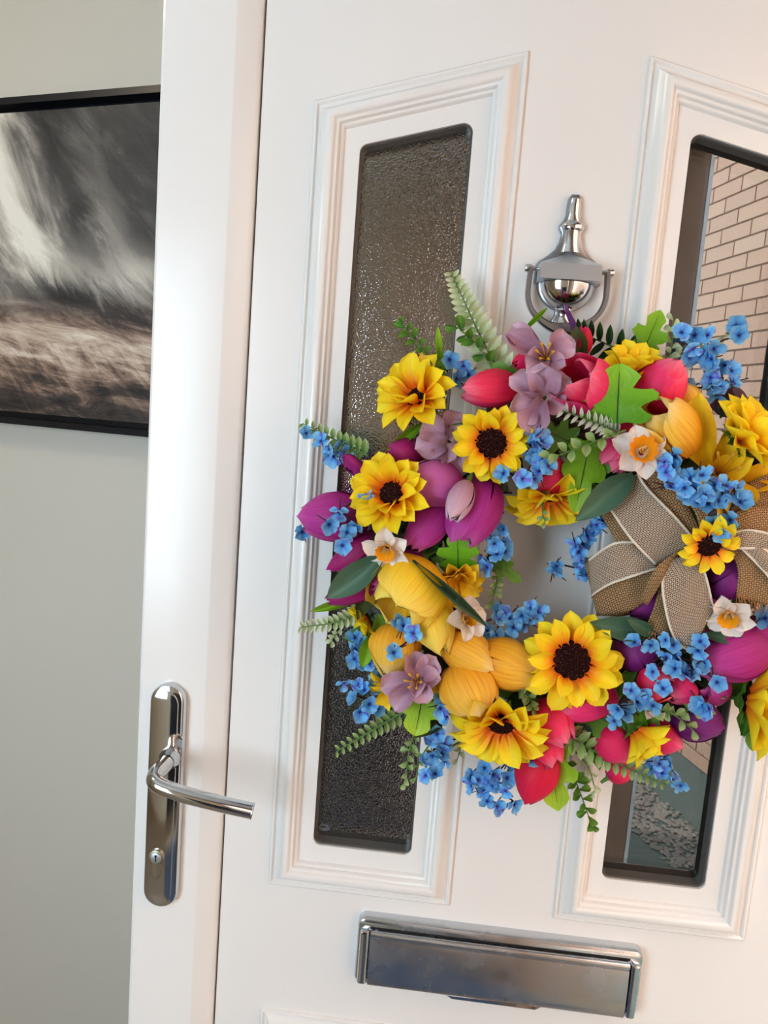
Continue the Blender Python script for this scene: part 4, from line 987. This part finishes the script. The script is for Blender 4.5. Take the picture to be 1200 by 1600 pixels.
m_simple('stem', 'green_stem', (96, 124, 62), 0.6, var=0.2)
m_simple('twig', 'dark_plum_twig', (52, 28, 36), 0.6, var=0.3)
m_simple('vine', 'brown_grapevine', (74, 54, 40), 0.8, var=0.4, vscale=40, bump=0.5)
m_simple('stamen', 'ochre_stamen', (206, 150, 40), 0.6)
m_simple('calyx', 'green_calyx', (84, 120, 44), 0.55, var=0.3)
m_simple('satin', 'purple_satin', (84, 34, 104), 0.32)
def m_disc():
    k = Mat('sunflower_centre'); o = k.coord()
    v = k.n('ShaderNodeTexVoronoi'); k.l(o, v.inputs['Vector']); v.inputs['Scale'].default_value = 620
    c = k.ramp(v.outputs['Distance'], [(0.0, lin((92, 44, 28))), (0.25, lin((50, 16, 14))), (0.6, lin((24, 5, 7)))])
    sp = k.ramp(k.noise(o, 900, 2), [(0.66, (0, 0, 0)), (0.72, (1, 1, 1))])
    c = k.mix(k.math('MULTIPLY', sp, 0.6), c, lin((196, 150, 84)))
    b = k.bsdf(c, 0.8, spec=0.1)
    inv = k.math('SUBTRACT', 1.0, v.outputs['Distance'])
    k.set(b.inputs['Normal'], k.bump(inv, 0.9, 0.0016))
    M['disc'] = k.m
m_disc()
def m_cloth(key, name, warp, weft, hole, pitch, rough=0.9):
    """over-and-under weave; the ribbon's UV is in millimetres"""
    k = Mat(name); uv = k.n('ShaderNodeUVMap').outputs[0]
    wob = k.noise(k.mapping(uv, (0.35, 0.35, 1)), 1, 2)
    sep = k.n('ShaderNodeSeparateXYZ'); k.l(uv, sep.inputs[0])
    off = k.math('MULTIPLY_ADD', wob, 0.9, -0.45)
    U = k.math('DIVIDE', k.math('ADD', sep.outputs[0], off), pitch)
    V = k.math('DIVIDE', k.math('ADD', sep.outputs[1], off), pitch)
    su = k.math('ABSOLUTE', k.math('SINE', k.math('MULTIPLY', U, PI)))
    sv = k.math('ABSOLUTE', k.math('SINE', k.math('MULTIPLY', V, PI)))
    par = k.math('MODULO', k.math('ADD', k.math('FLOOR', U), k.math('FLOOR', V)), 2.0)
    par = k.math('ABSOLUTE', par)
    thr = k.math('MAXIMUM', su, sv)
    hol = k.ramp(thr, [(0.62, (1, 1, 1)), (0.80, (0, 0, 0))])
    fib = k.noise(k.mapping(uv, (2.2, 2.2, 1)), 1, 3)
    c = k.mix(par, lin(warp), lin(weft))
    c = k.mix(k.math('MULTIPLY', fib, 0.5), c, tuple(v * 0.55 for v in lin(weft)))
    c = k.mix(hol, c, lin(hole))
    b = k.bsdf(c, rough, spec=0.15)
    h = k.math('SUBTRACT', k.math('MULTIPLY', thr, 1.0), k.math('MULTIPLY', par, 0.25))
    k.set(b.inputs['Normal'], k.bump(h, 0.7, 0.0007))
    M[key] = k.m
m_cloth('burlap', 'brown_burlap', (184, 152, 112), (158, 124, 86), (64, 44, 28), 2.2)
m_cloth('woven', 'open_woven_ribbon', (206, 192, 174), (174, 152, 128), (44, 36, 31), 1.75)
m_simple('trim', 'white_ribbon_edge', (228, 220, 204), 0.8, bump=0.6, bscale=900)
m_simple('thread', 'frayed_jute', (170, 124, 78), 0.9, var=0.3)

WREATH = Vector((0.0075, -0.012, 1.358))
wreath = link('flower_wreath', None, None, WREATH)
top(wreath, 'round wreath of artificial flowers with a burlap bow hanging on the white door', 'wreath')
TOROOT = Matrix.Translation(-WREATH)
EYE3 = Vector(cam.location)
def V3(p): return Vector(p)
def part(name, me, m=None, label=None):
    return link(name, me, wreath, TOROOT @ (m if m is not None else Matrix.Identity(4)), label)
def frame(origin, z, yhint=Vector((0, 0, 1)), roll=0.0):
    z = Vector(z).normalized()
    y = yhint - z * yhint.dot(z)
    if y.length < 1e-4: y = Vector((1, 0, 0)) - z * z.x
    y.normalize(); x = y.cross(z)
    m = Matrix((x, y, z)).transposed().to_4x4()
    return Matrix.Translation(origin) @ m @ Matrix.Rotation(roll, 4, 'Z')
def along(base, tip, width, hint=None, zscale=None):
    """maps a unit blade (foot at 0, tip at +Y, face +Z) onto base-tip with the face turned to hint"""
    base, tip = Vector(base), Vector(tip)
    y = tip - base; L = y.length; y /= L
    h = hint if hint is not None else (EYE3 - base).normalized()
    z = (h - y * h.dot(y)).normalized(); x = y.cross(z)
    m = Matrix((x * width, y * L, z * (zscale or L))).transposed().to_4x4()
    return Matrix.Translation(base) @ m

def blade(name, mat, prof, bend=0.3, cup=0.1, crease=0.0, ruffle=0.0, nu=4, nv=9, seed=0, curl=0.0, twist=0.0):
    """unit petal or leaf: prof(t) is the half width (full width 1 at most)"""
    rg_ = random.Random(seed); ph = rg_.random() * 6
    vs, uv, fs = [], [], []
    # the spine bends away from +Y, then is rescaled so that its tip sits at y = 1
    pts = []; y = z = 0.0; ang0 = bend * 0.5
    for i in range(nv + 1):
        pts.append((y, z)); t = i / nv
        a = ang0 - bend * t - curl * max(0, t - 0.7) / 0.3
        y += math.cos(a) / nv; z += math.sin(a) / nv
    sy = 1 / pts[-1][0]; zt = pts[-1][1]
    for i, (y, z) in enumerate(pts):
        t = i / nv; w = prof(t)
        for j in range(-nu, nu + 1):
            s = j / nu
            zz = z - zt * t + cup * w * s * s * 1.6 - crease * w * (1 - abs(s)) + ruffle * s * s * math.sin(9 * t + ph + (2.2 if s > 0 else 0)) * 0.12
            xx = w * s
            zz += twist * xx * t
            vs.append((xx, y * sy - (0.02 * s * s if t > 0.6 else 0), zz)); uv.append((s * 0.5 + 0.5, t))
    m_ = 2 * nu + 1
    for i in range(nv):
        for j in range(2 * nu):
            a = i * m_ + j
            fs.append((a, a + 1, a + m_ + 1, a + m_))
    return mesh_from(name, vs, fs, mat, True, uv)
def oval(t, peak=0.5, sharp=1.0, foot=0.12):
    u = t ** (math.log(0.5) / math.log(peak))
    return max(0.012, 0.5 * max(0.0, math.sin(PI * u)) ** sharp, foot * 0.5 * (1 - t) ** 0.5 if t < 0.5 else 0)
def blunt(t, foot=0.3, peak=0.6):
    w = foot + (1 - foot) * math.sin(PI / 2 * min(1, t / peak)) if t < peak else max(0.0, 1 - ((t - peak) / (1 - peak)) ** 2.4) ** 0.5
    return max(0.02, 0.5 * w)

CACHE = {}
def cached(key, fn):
    if key not in CACHE: CACHE[key] = fn()
    return CACHE[key]

# ---- hidden vine ring that carries everything
rng = random.Random(11)
vb = MB()
RC = Vector((0.0075, -0.030, 1.358)); RR = 0.142
for k_ in range(11):
    ph = rng.random() * 6.28; tw = rng.choice((2, 3, 4)); off = rng.uniform(0.010, 0.020)
    pts = []
    for i in range(73):
        a = 2 * PI * i / 72
        r = RR + off * math.cos(tw * a + ph); y = off * 0.8 * math.sin(tw * a + ph)
        pts.append(RC + Vector((math.cos(a) * r, y, math.sin(a) * r)))
    vb.tube(pts, rng.uniform(0.003, 0.0055), 6, False)
part('vine_ring', vb.mesh('vine_ring', 'vine', True), label='twisted brown vine ring under the flowers')
# purple ribbon loop to the knocker
hb = MB(); hp_ = catmull(W['hang'], 16)
vs, fs = [], []
for i, q in enumerate(hp_):
    a = 0.9 * i / 16 * PI
    w_ = 0.0016 + 0.0026 * min(1, i / 9)
    side = Vector((math.cos(a * 0.35), math.sin(a * 0.5) * 0.5, 0.15)).normalized() * w_
    vs += [q - side, q + Vector((0, -0.0012, 0)), q + side]
for i in range(16):
    for j in range(2):
        a = i * 3 + j; fs.append((a, a + 1, a + 4, a + 3))
part('hanging_ribbon', hb.add(vs, fs).mesh('hanging_ribbon', 'satin', True), label='purple satin ribbon looped over the knocker')

# ---- dark foliage that fills the ring behind the flowers
fill_me = [blade('filler', 'leaf_' + c, lambda t: oval(t, 0.45, 0.9), 0.7, 0.25, 0.1, nu=2, nv=6, seed=i) for i, c in enumerate(('dark', 'mid', 'dark', 'olive'))]
for i in range(120):
    a = 2 * PI * i / 120 + rng.uniform(-.03, .03)
    r0 = RR + rng.uniform(-0.045, 0.045)
    base = RC + Vector((math.cos(a) * r0, rng.uniform(-0.012, -0.04), math.sin(a) * r0))
    d = Vector((math.cos(a) * (r0 - RR) * 12 + rng.gauss(0, .5), rng.uniform(-0.9, -0.1), math.sin(a) * (r0 - RR) * 12 + rng.gauss(0, .5))).normalized()
    L = rng.uniform(0.028, 0.045)
    part('filler_leaf', fill_me[i % 4], along(base, base + d * L, L * 0.5))

# ---- sunflowers and yellow daisies
def make_sun(spec, idx):
    c, R_, dr, nrm, n, elev, look = spec
    c = Vector(c); rg_ = random.Random(100 + idx)
    fm = frame(c, nrm, roll=rg_.random())
    mb = MB()
    pf = [(0.0, 0.34), (0.35, 0.33), (0.65, 0.26), (0.88, 0.12), (1.0, -0.08), (0.96, -0.3), (0.5, -0.45), (0.0, -0.45)]
    mb.lathe([(r * dr, z * dr) for r, z in pf], 28)
    if look == 'gold':
        me = mb.mesh('daisy_centre', 'stamen', True)
    else:
        # seed bumps on the face
        for q in range(150):
            rr = dr * math.sqrt((q + .5) / 150) * 0.97; th = q * 2.39996
            zz = 0.33 * dr * (1 - (rr / dr) ** 2.2)
            s = dr * rg_.uniform(0.035, 0.06)
            px, py = rr * math.cos(th), rr * math.sin(th)
            mb.add([(px + s, py, zz), (px, py + s, zz), (px - s, py, zz), (px, py - s, zz), (px, py, zz + s * 1.9)], [(0, 1, 4), (1, 2, 4), (2, 3, 4), (3, 0, 4)])
        me = mb.mesh('sunflower', 'disc', True)
    fl_ = part('sunflower' if look == 'sun' else 'yellow_daisy', me, fm, 'yellow sunflower with a dark brown centre' if look == 'sun' else 'golden yellow double daisy')
    mats = look
    rows = ((n - 2, 0.0, 0.82, 0.60, 6), (n - 1, 0.5, 1.0, 0.58, -10))
    for ri, (cnt, sh, ln, wd, de) in enumerate(rows):
        for i in range(cnt):
            var = rg_.randrange(5)
            me_ = cached(('sunp', mats, var), lambda: blade('ray_petal', mats, lambda t: oval(t, 0.58, 0.55, 0.5), 0.35 + 0.14 * var, 0.22, 0.10, 0.15, 3, 8, var, twist=(var - 2) * 0.12))
            a = 2 * PI * (i + sh + rg_.uniform(-.16, .16)) / cnt
            e0 = math.radians(elev + de)
            L = (R_ - dr * 0.78) / max(0.6, math.cos(e0)) * ln * rg_.uniform(0.92, 1.08)
            e = math.radians(elev + de + rg_.uniform(-9, 9) + (38 if rg_.random() < 0.07 else 0))
            wdt = max(L * wd, 2 * PI * dr / cnt * 1.12) * rg_.uniform(0.9, 1.08)
            m = Matrix.Rotation(a, 4, 'Z') @ Matrix.Translation((0, dr * 0.78, dr * (0.02 - 0.16 * ri))) @ Matrix.Rotation(e, 4, 'X') @ Matrix.Diagonal((wdt, L, L, 1))
            link('ray_petal', me_, fl_, m)
    cx = MB().lathe([(dr * 1.0, -0.32 * dr), (dr * 0.7, -0.62 * dr), (dr * 0.25, -0.85 * dr), (0.0022, -1.6 * dr), (0.0, -1.6 * dr)], 16)
    link('calyx', cx.mesh('calyx', 'calyx', True), fl_)
    for i in range(9):
        sm = cached('sepal', lambda: blade('sepal', 'leaf_mid', lambda t: oval(t, 0.3, 0.9, 0.7), 0.4, 0.2, 0.1, nu=2, nv=5))
        a = 2 * PI * (i + 0.3) / 9
        L = (R_ - dr) * 0.55
        link('sepal', sm, fl_, Matrix.Rotation(a, 4, 'Z') @ Matrix.Translation((0, dr * 0.5, -dr * 0.62)) @ Matrix.Rotation(math.radians(elev - 26), 4, 'X') @ Matrix.Diagonal((L * 0.55, L, L, 1)))
for i, s in enumerate(W['sun']): make_sun(s, i)

# ---- tulips
NAMES = {'pink': 'bright pink tulip', 'red': 'crimson tulip', 'purple': 'magenta purple tulip', 'plum': 'plum red tulip', 'orchid': 'pale orchid tulip', 'violet': 'dark violet tulip', 'yellow': 'yellow tulip', 'amber': 'amber striped tulip', 'mauve': 'closed mauve bud'}
def tulip_petal(mat, open_, inner, seed):
    rg_ = random.Random(seed)
    nu, nv = 6, 14
    vs, uv, fs = [], [], []
    end = 0.16 + 0.95 * open_
    kr = 0.90 if inner else 1.0
    wob = rg_.uniform(-0.03, 0.05)
    lean = rg_.uniform(-0.10, 0.10)
    for i in range(nv + 1):
        t = i / nv
        if t < 0.45:
            r = math.sqrt(max(0.0, 1 - (1 - t / 0.45) ** 2)) * 0.95 + 0.05
        else:
            u = (t - 0.45) / 0.55
            r = 1 + (end - 1) * (u ** 2.1)
        hw = (0.50 + 0.62 * math.sin(PI / 2 * min(1, t / 0.5))) if t < 0.5 else 1.12 * max(0.0, 1 - ((t - 0.5) / 0.5) ** 2.7) ** 0.60
        hw = max(hw, 0.02)
        for j in range(-nu, nu + 1):
            s = j / nu
            ph = max(-1.45, min(1.45, hw * s / max(r, 0.22))) if t > 0.1 else s * 1.15
            ph += lean * t * t
            rr = r * kr * (1 + 0.04 * (1 - abs(s)) ** 2 + (0.17 if not inner else -0.02) * s * s * min(1, t * 2) + 0.02 * math.sin(7 * t + seed) * s * s) + wob * t * 0.6
            zt = t * (1.0 if not inner else 0.985) - 0.06 * s * s * t
            vs.append((math.sin(ph) * rr, math.cos(ph) * rr, zt)); uv.append((s * .5 + .5, t))
    m_ = 2 * nu + 1
    for i in range(nv):
        for j in range(2 * nu):
            a = i * m_ + j; fs.append((a, a + 1, a + m_ + 1, a + m_))
    return mesh_from('tulip_petal', vs, fs, mat, True, uv)
def make_tulip(base, tip, R_, open_, pal, roll, name='tulip'):
    base, tip = Vector(base), Vector(tip)
    ax = tip - base; L = ax.length * 1.04
    fm = frame(base, ax, Vector((0.2, -1, 0.1)), roll)
    mb = MB().lathe([(0.0015, -0.30 * L), (0.0022, -0.06 * L), (R_ * 0.30, 0.0), (R_ * 0.55, 0.09 * L), (R_ * 0.3, 0.12 * L), (0.0, 0.13 * L)], 10)
    tl = part(name, mb.mesh(name, 'calyx', True), fm, NAMES[pal])
    oq = round(open_ * 10) / 10
    for i in range(6):
        inner = i % 2; sd = i * 7 + int(roll * 10) % 3
        me_ = cached(('tul', pal, oq, inner, sd % 3), lambda: tulip_petal(pal, oq, inner, sd % 3))
        link('tulip_petal', me_, tl, Matrix.Rotation(i * PI / 3, 4, 'Z') @ Matrix.Rotation(random.Random(i + int(L * 1e5)).uniform(-.13, .02) * (1 if not inner else 0.3), 4, 'X') @ Matrix.Diagonal((R_, R_, L * random.Random(i * 3 + int(L * 2e5)).uniform(0.92, 1.04), 1)))
for b, t, r, o_, pal, ro in W['tulip']: make_tulip(b, t, r, o_, pal, ro)
for b, t, r, pal in W['bud']: make_tulip(b, t, r, 0.0, pal, 0.4, 'flower_bud')

# ---- open flowers whose petals lie each its own way
for i, (pal, c, tips, st) in enumerate(W['loose']):
    c = Vector(c)
    mb = MB().lathe([(0.0, -0.006), (0.003, -0.004), (0.004, 0.0), (0.003, 0.003), (0.0, 0.004)], 12, Matrix.Translation((0, 0.008, 0)))
    nm = 'mauve_lily' if pal == 'mauve' else 'yellow_lily'
    root = part(nm, mb.mesh(nm, 'calyx', True), Matrix.Translation(c), 'dusty mauve alstroemeria' if pal == 'mauve' else 'large golden yellow lily')
    rg_ = random.Random(40 + i)
    for j, (t, w_) in enumerate(tips):
        t = Vector(t); d = t - c
        me_ = blade('lily_petal', pal, lambda q: blunt(q, 0.30, 0.62), rg_.uniform(0.5, 1.0), rg_.uniform(0.25, 0.55), 0.10, 1.2 if pal == 'mauve' else 0.4, 5, 12, i * 10 + j, rg_.uniform(0.0, 0.7), rg_.uniform(-.3, .3))
        hint = (EYE3 - c).normalized() + Vector((rg_.uniform(-.35, .35), 0, rg_.uniform(-.35, .35))) - d.normalized() * 0.2
        link('lily_petal', me_, root, Matrix.Translation(-c) @ along(c + d * 0.05, t, w_, hint))
    if st:
        sb = MB()
        for j in range(6):
            a = j * 1.05; tip_ = Vector((math.cos(a) * 0.008 - 0.004, -0.022, math.sin(a) * 0.008 + 0.006)) * (1.0 if st == 1 else 1.7)
            mid = tip_ * 0.5 + Vector((0, -0.004, 0))
            sb.tube(catmull([(0, 0, 0), mid, tip_], 6), [0.0005] * 5 + [0.0012, 0.0012], 6)
        link('stamens', sb.mesh('stamens', 'stamen', True), root)

# ---- daffodils
for i, (c, R_, cr, nrm, roll) in enumerate(W['daffodil']):
    rg_ = random.Random(70 + i)
    fm = frame(c, nrm, roll=roll)
    tube = MB()
    ns = 40; vs, fs, uv = [], [], []
    prof = [(0.25, -0.5), (0.45, -0.25), (0.72, 0.2), (0.88, 0.6), (1.0, 0.85), (1.12, 0.95)]
    for q, (r, z) in enumerate(prof):
        for j in range(ns):
            a = 2 * PI * j / ns; ru = 0.08 * math.sin(a * 10) * max(0, q - 2) / 3
            vs.append((math.cos(a) * cr * (r + ru), math.sin(a) * cr * (r + ru), cr * (z + ru * 0.6))); uv.append((j / ns, q / 5))
    for q in range(5):
        for j in range(ns):
            a, b = q * ns + j, q * ns + (j + 1) % ns
            fs.append((a, b, b + ns, a + ns))
    tube.add(vs, fs, uv)
    root = part('daffodil', tube.mesh('corona', 'corona', True), fm, 'white daffodil with an orange cup')
    for j in range(6):
        me_ = cached(('daf', j % 3), lambda: blade('daffodil_petal', 'white', lambda t: oval(t, 0.5, 0.6, 0.4), 0.5 - 0.25 * (j % 3), 0.25, 0.12, 0.4, 4, 10, j, twist=0.15 * (j % 3 - 1)))
        a = 2 * PI * (j + rg_.uniform(-.1, .1)) / 6
        L = (R_ - cr * 0.2) * rg_.uniform(.9, 1.05)
        link('daffodil_petal', me_, root, Matrix.Rotation(a, 4, 'Z') @ Matrix.Translation((0, cr * 0.2, -cr * (0.32 + 0.06 * (j % 2)))) @ Matrix.Rotation(math.radians(rg_.uniform(2, 20)), 4, 'X') @ Matrix.Diagonal((L * 0.82, L, L, 1)))
    sb = MB()
    for j in range(7):
        a = j * 0.9; rr = cr * 0.25 if j else 0
        sb.tube([(0, 0, -cr * 0.2), (math.cos(a) * rr, math.sin(a) * rr, cr * 0.55)], 0.0006, 5)
    link('stamens', sb.mesh('stamens', 'stamen', True), root)

# ---- lobed leaves
LOBE = [(0.03, -0.02, 0.0), (0.14, 0.00, 0.03), (0.30, -0.03, 0.06), (0.43, 0.02, 0.10), (0.45, 0.11, 0.15), (0.36, 0.19, 0.20), (0.29, 0.25, 0.25), (0.38, 0.30, 0.29), (0.48, 0.39, 0.34),
        (0.50, 0.50, 0.40), (0.43, 0.56, 0.46), (0.31, 0.56, 0.51), (0.21, 0.58, 0.57), (0.24, 0.67, 0.63), (0.27, 0.77, 0.70), (0.22, 0.85, 0.78), (0.12, 0.94, 0.88), (0.015, 1.0, 1.0)]
def lobed(mat, seed):
    rg_ = random.Random(seed); vs, uv, fs = [], [], []
    bend = rg_.uniform(0.15, 0.4); nc = 4
    for x, y, t in LOBE:
        jx = x * rg_.uniform(0.9, 1.1); jy = y + rg_.uniform(-.012, .012)
        for j in range(-nc, nc + 1):
            s = j / nc; a = abs(s)
            px = jx * s; py = t + (jy - t) * a
            pz = bend * py * (1 - py) * 0.7 - 0.10 * (1 - a) * 0.35 + 0.22 * px * px * (1 if seed % 2 else -0.6) + 0.03 * math.sin(9 * py + seed) * a
            vs.append((px, py, pz)); uv.append((s * .5 + .5, py))
    m_ = 2 * nc + 1
    for i in range(len(LOBE) - 1):
        for j in range(2 * nc):
            a = i * m_ + j; fs.append((a, a + 1, a + m_ + 1, a + m_))
    return mesh_from('lobed_leaf', vs, fs, mat, True, uv)
for i, (b, t, w_, look) in enumerate(W['lobed']):
    lf = part('lobed_leaf', lobed('leaf_' + look, i), along(b, t, w_), 'deeply lobed green leaf')
    vb_ = MB().tube(catmull([(0, -0.12, -0.03), (0, 0.02, -0.02), (0, 0.5, 0.05), (0, 0.85, 0.03)], 10), [0.012, 0.011, 0.011, 0.010, 0.009, 0.009, 0.008, 0.007, 0.006, 0.005, 0.004], 5)
    link('midrib', vb_.mesh('midrib', 'leaf_dark', True), lf)
for i, (b, t, w_, look) in enumerate(W['leaf']):
    rg_ = random.Random(i)
    part('leaf', blade('leaf', 'leaf_' + look, lambda q: oval(q, 0.5, 0.75, 0.25), rg_.uniform(0.2, 0.6), 0.18, 0.10, 0.1, 3, 14, i, twist=rg_.uniform(-.3, .3)), along(b, t, w_), 'smooth grey green blade leaf' if look == 'sage' else 'plain green leaf')

# ---- ferns
for i, (pts, a_, b_, n, look) in enumerate(W['fern']):
    path = catmull(pts, n * 2)
    st = MB().tube(path, [0.0013 * (1 - 0.6 * q / (n * 2)) for q in range(n * 2 + 1)], 6)
    root = part('fern_frond', st.mesh('fern_frond', 'stem', True), None, {'cream': 'pale cream fern frond', 'dark': 'dark green fern frond', 'white': 'white dusted fern frond', 'pale': 'light green fern frond'}[look])
    for q in range(1, n * 2 + 1):
        p_ = path[q]; d = (path[min(q + 1, n * 2)] - path[q - 1]).normalized()
        hint = (EYE3 - p_).normalized(); side = d.cross(hint).normalized()
        L = a_ + (b_ - a_) * q / (n * 2)
        s = 1 if q % 2 else -1
        me_ = cached(('leaflet', look), lambda: blade('leaflet', 'leaf_' + look, lambda t: oval(t, 0.5, 0.6, 0.3), 0.5, 0.35, 0.12, nu=2, nv=6))
        dirn = (side * s + d * 0.45 + hint * 0.25).normalized()
        link('leaflet', me_, root, along(p_, p_ + dirn * L, L * (0.50 if look in ('pale', 'cream') else 0.34), hint))

# ---- leafy sprigs
for i, (pts, a_, n, look) in enumerate(W['sprig']):
    rg_ = random.Random(300 + i)
    path = catmull(pts, 20)
    st = MB().tube(path, [0.0011 * (1 - 0.5 * q / 20) for q in range(21)], 6)
    root = part('leaf_sprig', st.mesh('leaf_sprig', 'stem', True), None, 'small leafy green sprig')
    for q in range(n):
        u = 0.12 + 0.88 * q / (n - 1); k_ = min(19, int(u * 20)); p_ = path[k_].lerp(path[k_ + 1], u * 20 - k_) if k_ < 20 else path[20]
        d = (path[min(20, k_ + 1)] - path[max(0, k_ - 1)]).normalized()
        hint = (EYE3 - p_).normalized() + Vector((rg_.uniform(-.5, .5), 0, rg_.uniform(-.5, .5))); hint.normalize()
        side = d.cross(hint).normalized() * (1 if q % 2 else -1)
        L = a_ * rg_.uniform(0.75, 1.15)
        dirn = (side + d * (0.5 + 1.2 * (u > 0.85)) + hint * rg_.uniform(0, .6)).normalized()
        me_ = cached(('sprigleaf', look, q % 3), lambda: blade('leaflet', 'leaf_' + look, lambda t: oval(t, 0.6, 0.7, 0.2), 0.5 + 0.2 * (q % 3), 0.4, 0.12, nu=2, nv=6))
        link('leaflet', me_, root, along(p_, p_ + dirn * L, L * 0.62, hint))

# ---- blue blossom sprigs
def blossom(seed):
    rg_ = random.Random(seed); vs, uv, fs = [], [], []
    for p_ in range(5):
        a = 2 * PI * p_ / 5 + rg_.uniform(-.12, .12); lift = rg_.uniform(-0.25, 1.3); k0 = len(vs)
        nv, nu = 5, 2
        for i in range(nv + 1):
            t = i / nv; w_ = blunt(t, 0.16, 0.64) * 0.98 if t < 1 else 0.16
            for j in range(-nu, nu + 1):
                s = j / nu
                x = w_ * s; y = 0.06 + 0.94 * t - 0.10 * s * s * t; z = lift * t * t * 0.6 + (0.55 if lift > 0.2 else -0.3) * s * s * w_ + 0.05
                ca, sa = math.cos(a), math.sin(a)
                vs.append((x * ca - y * sa, x * sa + y * ca, z)); uv.append((p_ * 0.2 + s * 0.09 + seed * 0.37, t))
        m_ = 2 * nu + 1
        for i in range(nv):
            for j in range(2 * nu):
                b = k0 + i * m_ + j; fs.append((b, b + 1, b + m_ + 1, b + m_))
    k0 = len(vs)   # dark eye
    for j in range(6):
        vs.append((0.08 * math.cos(j * PI / 3), 0.08 * math.sin(j * PI / 3), 0.06)); uv.append((0, 0))
    vs.append((0, 0, 0.16)); uv.append((0, 0))
    for j in range(6): fs.append((k0 + j, k0 + (j + 1) % 6, k0 + 6))
    return mesh_from('blossom', vs, fs, 'blossom', True, uv)
BLO = [blossom(i) for i in range(6)]
for i, (rt, bl) in enumerate(W['blue']):
    rg_ = random.Random(500 + i)
    rt = Vector(rt); bl = [Vector(p) for p in bl]
    nodes = [rt]; todo = list(range(len(bl))); edges = []
    while todo:
        best = min(((n_ - bl[q]).length + (0.02 if n_ is rt and len(nodes) > 1 else 0), q, x) for q in todo for x, n_ in enumerate(nodes))
        _, q, x = best
        foot = bl[q] + Vector((0, 0.007, 0))
        mid = nodes[x].lerp(foot, 0.5) + Vector((rg_.uniform(-.003, .003), 0.003, rg_.uniform(-.003, .003)))
        edges.append((nodes[x], mid, foot)); nodes.append(foot); todo.remove(q)
    st = MB()
    for a, m_, b in edges:
        st.tube(catmull([a, m_, b], 5), 0.0010, 5)
    for q in range(2 * len(bl)):     # short bare side twigs
        f_ = nodes[rg_.randrange(1, len(nodes))]
        st.tube([f_, f_ + Vector((rg_.uniform(-1, 1), rg_.uniform(-.6, .1), rg_.uniform(-1, 1))).normalized() * rg_.uniform(.008, .017)], [0.0008, 0.0005], 4)
    root = part('blue_sprig', st.mesh('blue_sprig', 'twig', True), None, 'dark twig of small sky blue blossoms')
    cen = sum(bl, Vector()) / len(bl)
    for q, p_ in enumerate(bl):
        nrm = (EYE3 - p_).normalized() + (p_ - cen) * 9 + Vector((rg_.gauss(0, .6), 0, rg_.gauss(0, .6)))
        s = rg_.uniform(0.0080, 0.0104)
        link('blossom', BLO[rg_.randrange(6)], root, frame(p_, nrm, roll=rg_.random() * 6) @ Matrix.Diagonal((s, s, s, 1)))

# ---- burlap bow
def strip(edge_a, edge_b, n, m_, thick_seed, wave=0.0015):
    A, B = catmull(edge_a, n), catmull(edge_b, n)
    rg_ = random.Random(thick_seed); ph = rg_.random() * 6
    vs, uv, fs = [], [], []
    ln = 0.0
    for i in range(n + 1):
        if i: ln += ((A[i] - A[i - 1]).length + (B[i] - B[i - 1]).length) * 500
        wd = (A[i] - B[i]).length * 1000
        for j in range(m_ + 1):
            s = j / m_
            p_ = A[i].lerp(B[i], s)
            p_ = p_ + Vector((0, -wave * math.sin(PI * s) - 0.0012 * math.sin(ph + 5 * s + i * 0.5) * math.sin(PI * s), 0))
            vs.append(p_); uv.append((s * wd, ln))
    for i in range(n):
        for j in range(m_):
            a = i * (m_ + 1) + j; fs.append((a, a + 1, a + m_ + 2, a + m_ + 1))
    return vs, fs, uv, A, B
def give_depth(o, t):
    md = o.modifiers.new('cloth', 'SOLIDIFY'); md.thickness = t; md.offset = 0
for i, (look, ea, eb) in enumerate(W['ribbon']):
    n = 8 * (len(ea) - 1)
    vs, fs, uv, A, B = strip(ea, eb, n, 10, i)
    rb = part('burlap_ribbon' if look == 'burlap' else 'woven_ribbon', mesh_from('ribbon', vs, fs, look, True, uv), None, 'coarse brown burlap ribbon of the bow' if look == 'burlap' else 'open weave beige ribbon with white edges')
    give_depth(rb, 0.0006)
    if look == 'woven':
        for E_, s in ((A, 1), (B, -1)):
            O = B if s == 1 else A
            tv, tf = [], []
            for q in range(n + 1):
                inw = (O[q] - E_[q]).normalized() * 0.0019
                outp = (EYE3 - E_[q]).normalized() * 0.0009
                tv += [E_[q] - inw * 0.15 - outp, E_[q] - inw * 0.15 + outp, E_[q] + inw + outp, E_[q] + inw - outp]
            for q in range(n):
                for j in range(4):
                    a, b = q * 4 + j, q * 4 + (j + 1) % 4
                    tf.append((a, b, b + 4, a + 4))
            link('ribbon_edge', MB().add(tv, tf).mesh('ribbon_edge', 'trim', True), rb, None, 'white stitched edge')
    if look == 'burlap' and i in (5, 10):
        rg_ = random.Random(i); tb = MB()
        dirn = ((A[-1] - A[-4]) + (B[-1] - B[-4])).normalized()
        for q in range(46):
            p_ = A[-1].lerp(B[-1], rg_.random()) - dirn * 0.004
            d1 = (dirn + Vector((rg_.gauss(0, .45), rg_.gauss(-.15, .3), rg_.gauss(0, .4)))).normalized(); L = rg_.uniform(.006, .015)
            tb.tube(catmull([p_, p_ + d1 * L * .5 + Vector((0, -.001, 0)), p_ + d1 * L + Vector((rg_.gauss(0, .003), rg_.gauss(0, .002), rg_.gauss(0, .003)))], 4), [.0005, .0005, .0004, .0004, .0002], 4, False)
        fo = link('frayed_threads', tb.mesh('frayed_threads', 'thread'), rb, None, 'loose frayed jute threads'); fo['kind'] = 'stuff'
